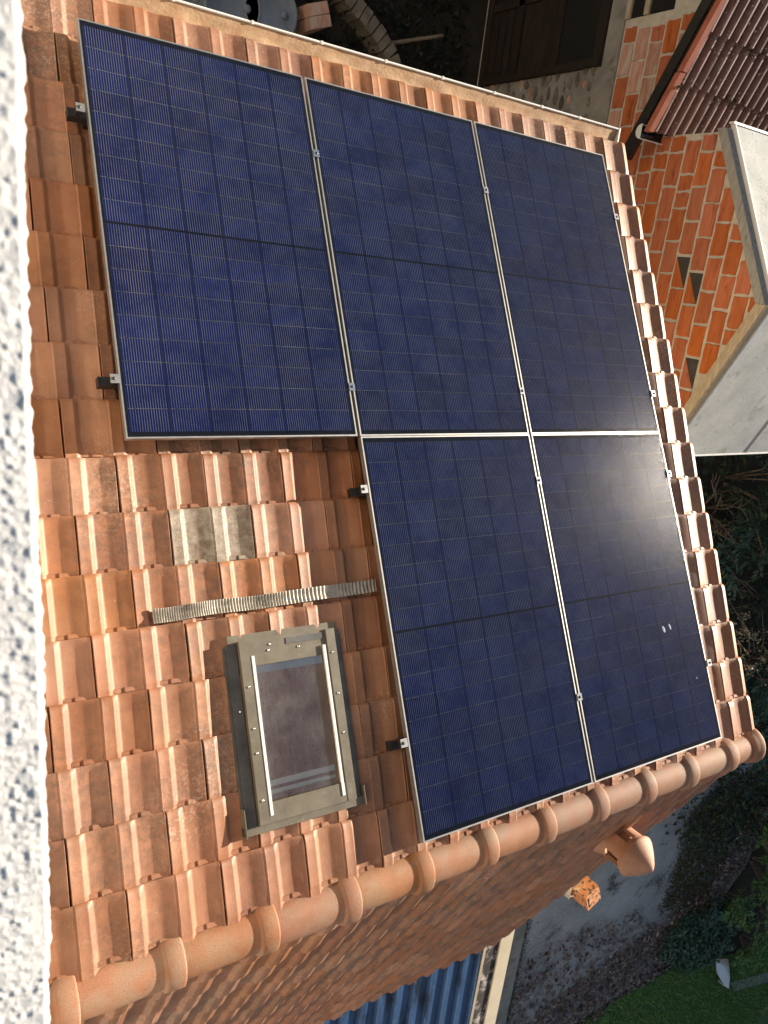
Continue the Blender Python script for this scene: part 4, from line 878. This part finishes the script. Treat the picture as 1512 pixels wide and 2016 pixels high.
for i, (x, y, lab) in enumerate(((460, 10, 'faded blue plastic drum in the yard, the left one'), (535, 22, 'faded blue plastic drum in the yard beside the brick pier'))):
    q = yp(x, y, ZY + 0.85); dr = thing('plastic_drum', lab, 'drum', (q[0], q[1], ZY), 'blue drums in the yard')
    build('body', MB().lathe([(0.001, 0), (0.27, 0), (0.285, 0.03), (0.285, 0.25), (0.295, 0.28), (0.285, 0.31), (0.285, 0.55), (0.295, 0.58), (0.285, 0.61), (0.28, 0.82), (0.26, 0.86), (0.25, 0.84), (0.001, 0.84)], 28), MAT['plastic_blue'], dr)
    build('bung', MB().lathe([(0.001, 0.862), (0.035, 0.862), (0.035, 0.84)], 14, (0.13, 0, 0)), MAT['plastic_blue'], dr)
q = yp(628, 30, ZY + 0.9); pr = thing('brick_pier', 'short pier of mauve grey bricks standing in the dark yard', 'pier', (q[0], q[1], ZY))
for i in range(8):
    for s_ in (-1, 1):
        build('brick', MB().box(-0.11, 0.11, (0.003 if s_ > 0 else -0.105), (0.105 if s_ > 0 else -0.003), i * 0.115, i * 0.115 + 0.108), MAT['brick_pale'], pr, Matrix.Rotation(0.35 + random.uniform(-0.02, 0.02), 4, 'Z'))

# ------------------------------------------------------------------ shrubs, twigs, garden objects, added shade trees
def shrub(name, label, cat, loc, r, h, n, mt, L, Wd, tint, group=None, stems=7, flat=0.6):
    t = thing(name, label, cat, loc, group)
    mb = MB(); tips = []
    for i in range(stems):
        a = random.uniform(0, 6.283); e = random.uniform(0.3, 0.95); tp = Vector((math.cos(a) * r * e, math.sin(a) * r * e, h * random.uniform(0.55, 1.0)))
        md = tp * 0.5 + Vector((random.uniform(-.1, .1), random.uniform(-.1, .1), 0.12 * h)); mb.tube([(0.03 * math.cos(a), 0.03 * math.sin(a), -0.05), md, tp], [0.016, 0.011, 0.005], 5); tips += [md, tp, (md + tp) / 2]
    build('branches', mb, MAT['twig'], t)
    P = []; D = []
    per = max(1, n // (len(tips) * 2))
    for tp in tips:
        for s_ in range(2):
            c = np.array(tp) + rng.normal(0, 0.18 * r, 3) * np.array([1, 1, flat]); sprig = rdir(1, -0.2, 0.7)[0]
            for k in range(per):     # leaves in two ranks along a sprig
                u = k / per * 0.45 * r; sidev = np.cross(sprig, [0, 0, 1]); sidev /= np.linalg.norm(sidev) + 1e-6
                P.append(c + sprig * u + rng.normal(0, 0.012, 3)); D.append(sprig * 0.5 + sidev * (1 if k % 2 else -1) + rng.normal(0, 0.18, 3))
    k = len(P); P = np.array(P); P[:, 2] = np.maximum(P[:, 2], 0.03)
    add('foliage', leaf_mesh('foliage', P, np.array(D), np.array([0, 0, 1.0]) + rng.normal(0, 0.35, (k, 3)), rng.uniform(*L, k), rng.uniform(*Wd, k), np.clip(rng.normal(*tint, k), 0, 1), mt), t)
    return t
for px, r, h, n, mt, lab in [((1490, 1700), 0.75, 0.9, 900, 'leaf_green', 'bright green pinnate shrub at right edge beside moss'), ((1440, 1770), 0.6, 0.6, 700, 'leaf_green', 'green leafy shrub just below the moss patch'),
    ((1505, 1800), 0.7, 0.8, 800, 'leaf_green', 'green shrub with a few pale shoots above the lawn'), ((1395, 1790), 0.45, 0.4, 420, 'leaf_blue', 'low bluish green shrub at the end of the leaf drift'),
    ((1500, 1600), 0.6, 0.9, 600, 'leaf_green', 'green shrub between moss and the right picture edge'), ((1470, 1850), 0.55, 0.5, 600, 'leaf_green', 'low green shrub right beside the white garden seat'), ((1400, 1850), 0.5, 0.35, 500, 'leaf_blue', 'low bluish shrub touching the lawn corner'), ((1512, 1660), 0.6, 0.8, 600, 'leaf_green', 'green shrub cut by the right edge below the moss')]:
    q = hitZ(*px, -2.85); shrub('garden_shrub', lab, 'shrub', (q[0], q[1], -3.0), r, h, n, MAT[mt], (0.09, 0.16), (0.03, 0.055), (0.5, 0.25), 'green shrubs by the lawn')
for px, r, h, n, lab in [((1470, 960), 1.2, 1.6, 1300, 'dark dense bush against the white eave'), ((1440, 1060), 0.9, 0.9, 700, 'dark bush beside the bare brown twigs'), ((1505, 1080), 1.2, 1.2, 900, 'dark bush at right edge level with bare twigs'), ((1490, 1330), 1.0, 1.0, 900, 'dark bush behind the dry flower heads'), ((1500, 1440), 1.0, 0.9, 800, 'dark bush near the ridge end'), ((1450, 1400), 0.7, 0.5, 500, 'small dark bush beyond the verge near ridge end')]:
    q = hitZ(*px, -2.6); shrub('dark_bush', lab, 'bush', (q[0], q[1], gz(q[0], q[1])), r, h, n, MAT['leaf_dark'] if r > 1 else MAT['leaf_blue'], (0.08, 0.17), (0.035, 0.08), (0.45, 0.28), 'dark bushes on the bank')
def twigs(name, label, loc, tips, heads=0, rr=0.01):
    t = thing(name, label, 'dry shrub', loc); mb = MB(); P = []
    for tp in tips:
        tp = Vector(tp) - Vector(loc); md = tp * 0.55 + Vector((random.uniform(-.12, .12), random.uniform(-.12, .12), 0.1)); mb.tube([(random.uniform(-.05, .05), random.uniform(-.05, .05), -0.04), md, tp], [rr, rr * 0.7, rr * 0.35], 5)
        for k in range(4):
            s_ = md.lerp(tp, random.random()); e = s_ + Vector((random.uniform(-.2, .2), random.uniform(-.2, .2), random.uniform(-.02, .15))); mb.tube([s_, (s_ + e) / 2 + Vector((0, 0, .02)), e], [rr * .45, rr * .35, rr * .2], 4)
            if heads:
                for m_ in range(heads): P.append(np.array(e) + rng.normal(0, 0.025, 3))
    build('stems', mb, MAT['twig'], t)
    if heads:
        P = np.array(P); k = len(P); tag(add('flower_heads', leaf_mesh('flower_heads', P, rdir(k), rdir(k), rng.uniform(0.03, 0.06, k), rng.uniform(0.02, 0.035, k), rng.uniform(0, 1, k), MAT['dry']), t), kind='stuff')
q = hitZ(1480, 1300, -3.0)
twigs('dry_flower_shrub', 'bare shrub with clusters of dry cream flower heads past verge', (q[0], q[1], -3.0), [hitZ(x, y, z) for x, y, z in ((1440, 1190, -2.0), (1460, 1215, -1.9), (1452, 1260, -1.8), (1480, 1235, -1.9), (1505, 1250, -2.0), (1440, 1290, -1.8), (1470, 1310, -1.8), (1495, 1290, -1.9), (1425, 1225, -2.1), (1500, 1200, -2.1), (1484, 1318, -1.7))], 5)
q = hitZ(1380, 1000, -3.0)
twigs('bare_bramble', 'bare brown bramble twigs under the white roof eave', (q[0], q[1], gz(q[0], q[1])), [hitZ(x, y, z) for x, y, z in ((1400, 945, -2.2), (1420, 975, -2.2), (1440, 1000, -2.1), (1466, 1004, -2.0), (1410, 1040, -2.2), (1430, 1060, -2.1), (1445, 1068, -2.0), (1395, 1010, -2.3), (1400, 1060, -2.3), (1418, 935, -2.3))], 0, 0.012)
q = hitZ(1500, 1180, -3.0)
twigs('leaning_shrub', 'long thin bare stems leaning over the dark bank', (q[0], q[1], -3.0), [hitZ(x, y, z) for x, y, z in ((1410, 1095, -2.4), (1405, 1125, -2.4), (1440, 1130, -2.3), (1425, 1160, -2.3), (1415, 1205, -2.4))], 0, 0.009)
# pale plastic object and flat grey plank on the lawn
q = hitZ(1430, 1915, -2.95); gs = thing('garden_chair', 'white curved plastic garden seat lying on the lawn', 'garden seat', (q[0], q[1], -2.99))
mb = MB(); c0 = [hitZ(x, y, -2.9) for x, y in ((1415, 1890), (1434, 1888), (1436, 1915), (1428, 1938))]; c1 = [hitZ(x, y, -2.8) for x, y in ((1410, 1892), (1412, 1915), (1420, 1930), (1428, 1942))]
rows_ = []
for k in range(4):
    rows_.append([tuple((c0[k] * (1 - u) + c1[k] * u + np.array([0, 0, 0.10 * math.sin(math.pi * u)]) - np.array([q[0], q[1], -2.99]))) for u in np.linspace(0, 1, 8)])
mb.grid(rows_); mb.grid([[(p[0], p[1], p[2] - 0.02) for p in r] for r in rows_][::-1]); mb.grid([rows_[0], [(p[0], p[1], p[2] - 0.02) for p in rows_[0]]]); mb.grid([[r[0] for r in rows_], [(r[0][0], r[0][1], r[0][2] - 0.02) for r in rows_]])
build('shell', mb, MAT['garden_plastic'], gs)
for k, r in ((0, 0), (0, 7), (3, 0), (3, 7)):
    p = rows_[k][r]; build('leg', MB().tube([(p[0], p[1], -0.02), (p[0], p[1], p[2] - 0.015)], 0.02, 8), MAT['garden_plastic'], gs)
pa_ = [hitZ(x, y, -2.95) for x, y in ((1440, 1935), (1445, 1952), (1540, 1925), (1540, 1905))]
mb = MB(); mb.prism([tuple(p[:2]) for p in pa_], 'z', -2.995, -2.95); tag(build('grey_plank', mb, MAT['concrete']), 'flat grey plank lying on the grass beside the white seat', 'plank')
def tree(loc, h, r, n, label):
    t = thing('shade_tree', label, 'tree', loc, 'added unseen shade trees beyond the right edge'); mb = MB()
    mb.tube([(0, 0, -0.1), (0.05, 0.03, h * 0.3), (0.0, 0.1, h * 0.6)], [0.16, 0.12, 0.07], 10); cs = []
    for i in range(9):
        a = i * 2.4; e = Vector((math.cos(a) * r * random.uniform(.4, .8), math.sin(a) * r * random.uniform(.4, .8), h * random.uniform(0.35, 0.92))); mb.tube([(0.03, 0.05, h * random.uniform(0.2, 0.5)), e * 0.6 + Vector((0, 0, h * .2)), e], [0.05, 0.035, 0.012], 6); cs.append(np.array(e))
    build('trunk', mb, MAT['bark'], t); P = []
    for c in cs + [np.array([0, 0, h * 0.75]), np.array([0, 0, h * 0.5]), np.array([r * .3, 0, h * .25]), np.array([-r * .3, r * .2, h * .2])]:
        k = n // 13; d = rdir(k) * (rng.uniform(0.3, 1, k) ** 0.5)[:, None] * r * 0.5; P.append(c + d)
    P = np.concatenate(P); P = P[P[:, 2] < h]; P = P[P[:, 2] > 0.05]; k = len(P)
    add('crown', leaf_mesh('crown', P, rdir(k), rdir(k), rng.uniform(0.25, 0.5, k), rng.uniform(0.18, 0.34, k), np.clip(rng.normal(.4, .25, k), 0, 1), MAT['leaf_dark']), t)
for i in range(11):  # row added out of view to keep the low sun off the garden
    yy = -19.0 + i * 2.45; xx = 24.0 + random.uniform(-0.8, 0.8)
    tree((xx, yy, gz(xx, yy)), 5.8 + (1.4 if yy > -1.5 else 0) + random.uniform(-.2, .2), 2.1, 5200, 'added unseen shade tree beyond the bank, %s of its row from the lawn end' % ['first', 'second', 'third', 'fourth', 'fifth', 'sixth', 'seventh', 'eighth', 'ninth', 'tenth', 'eleventh'][i])
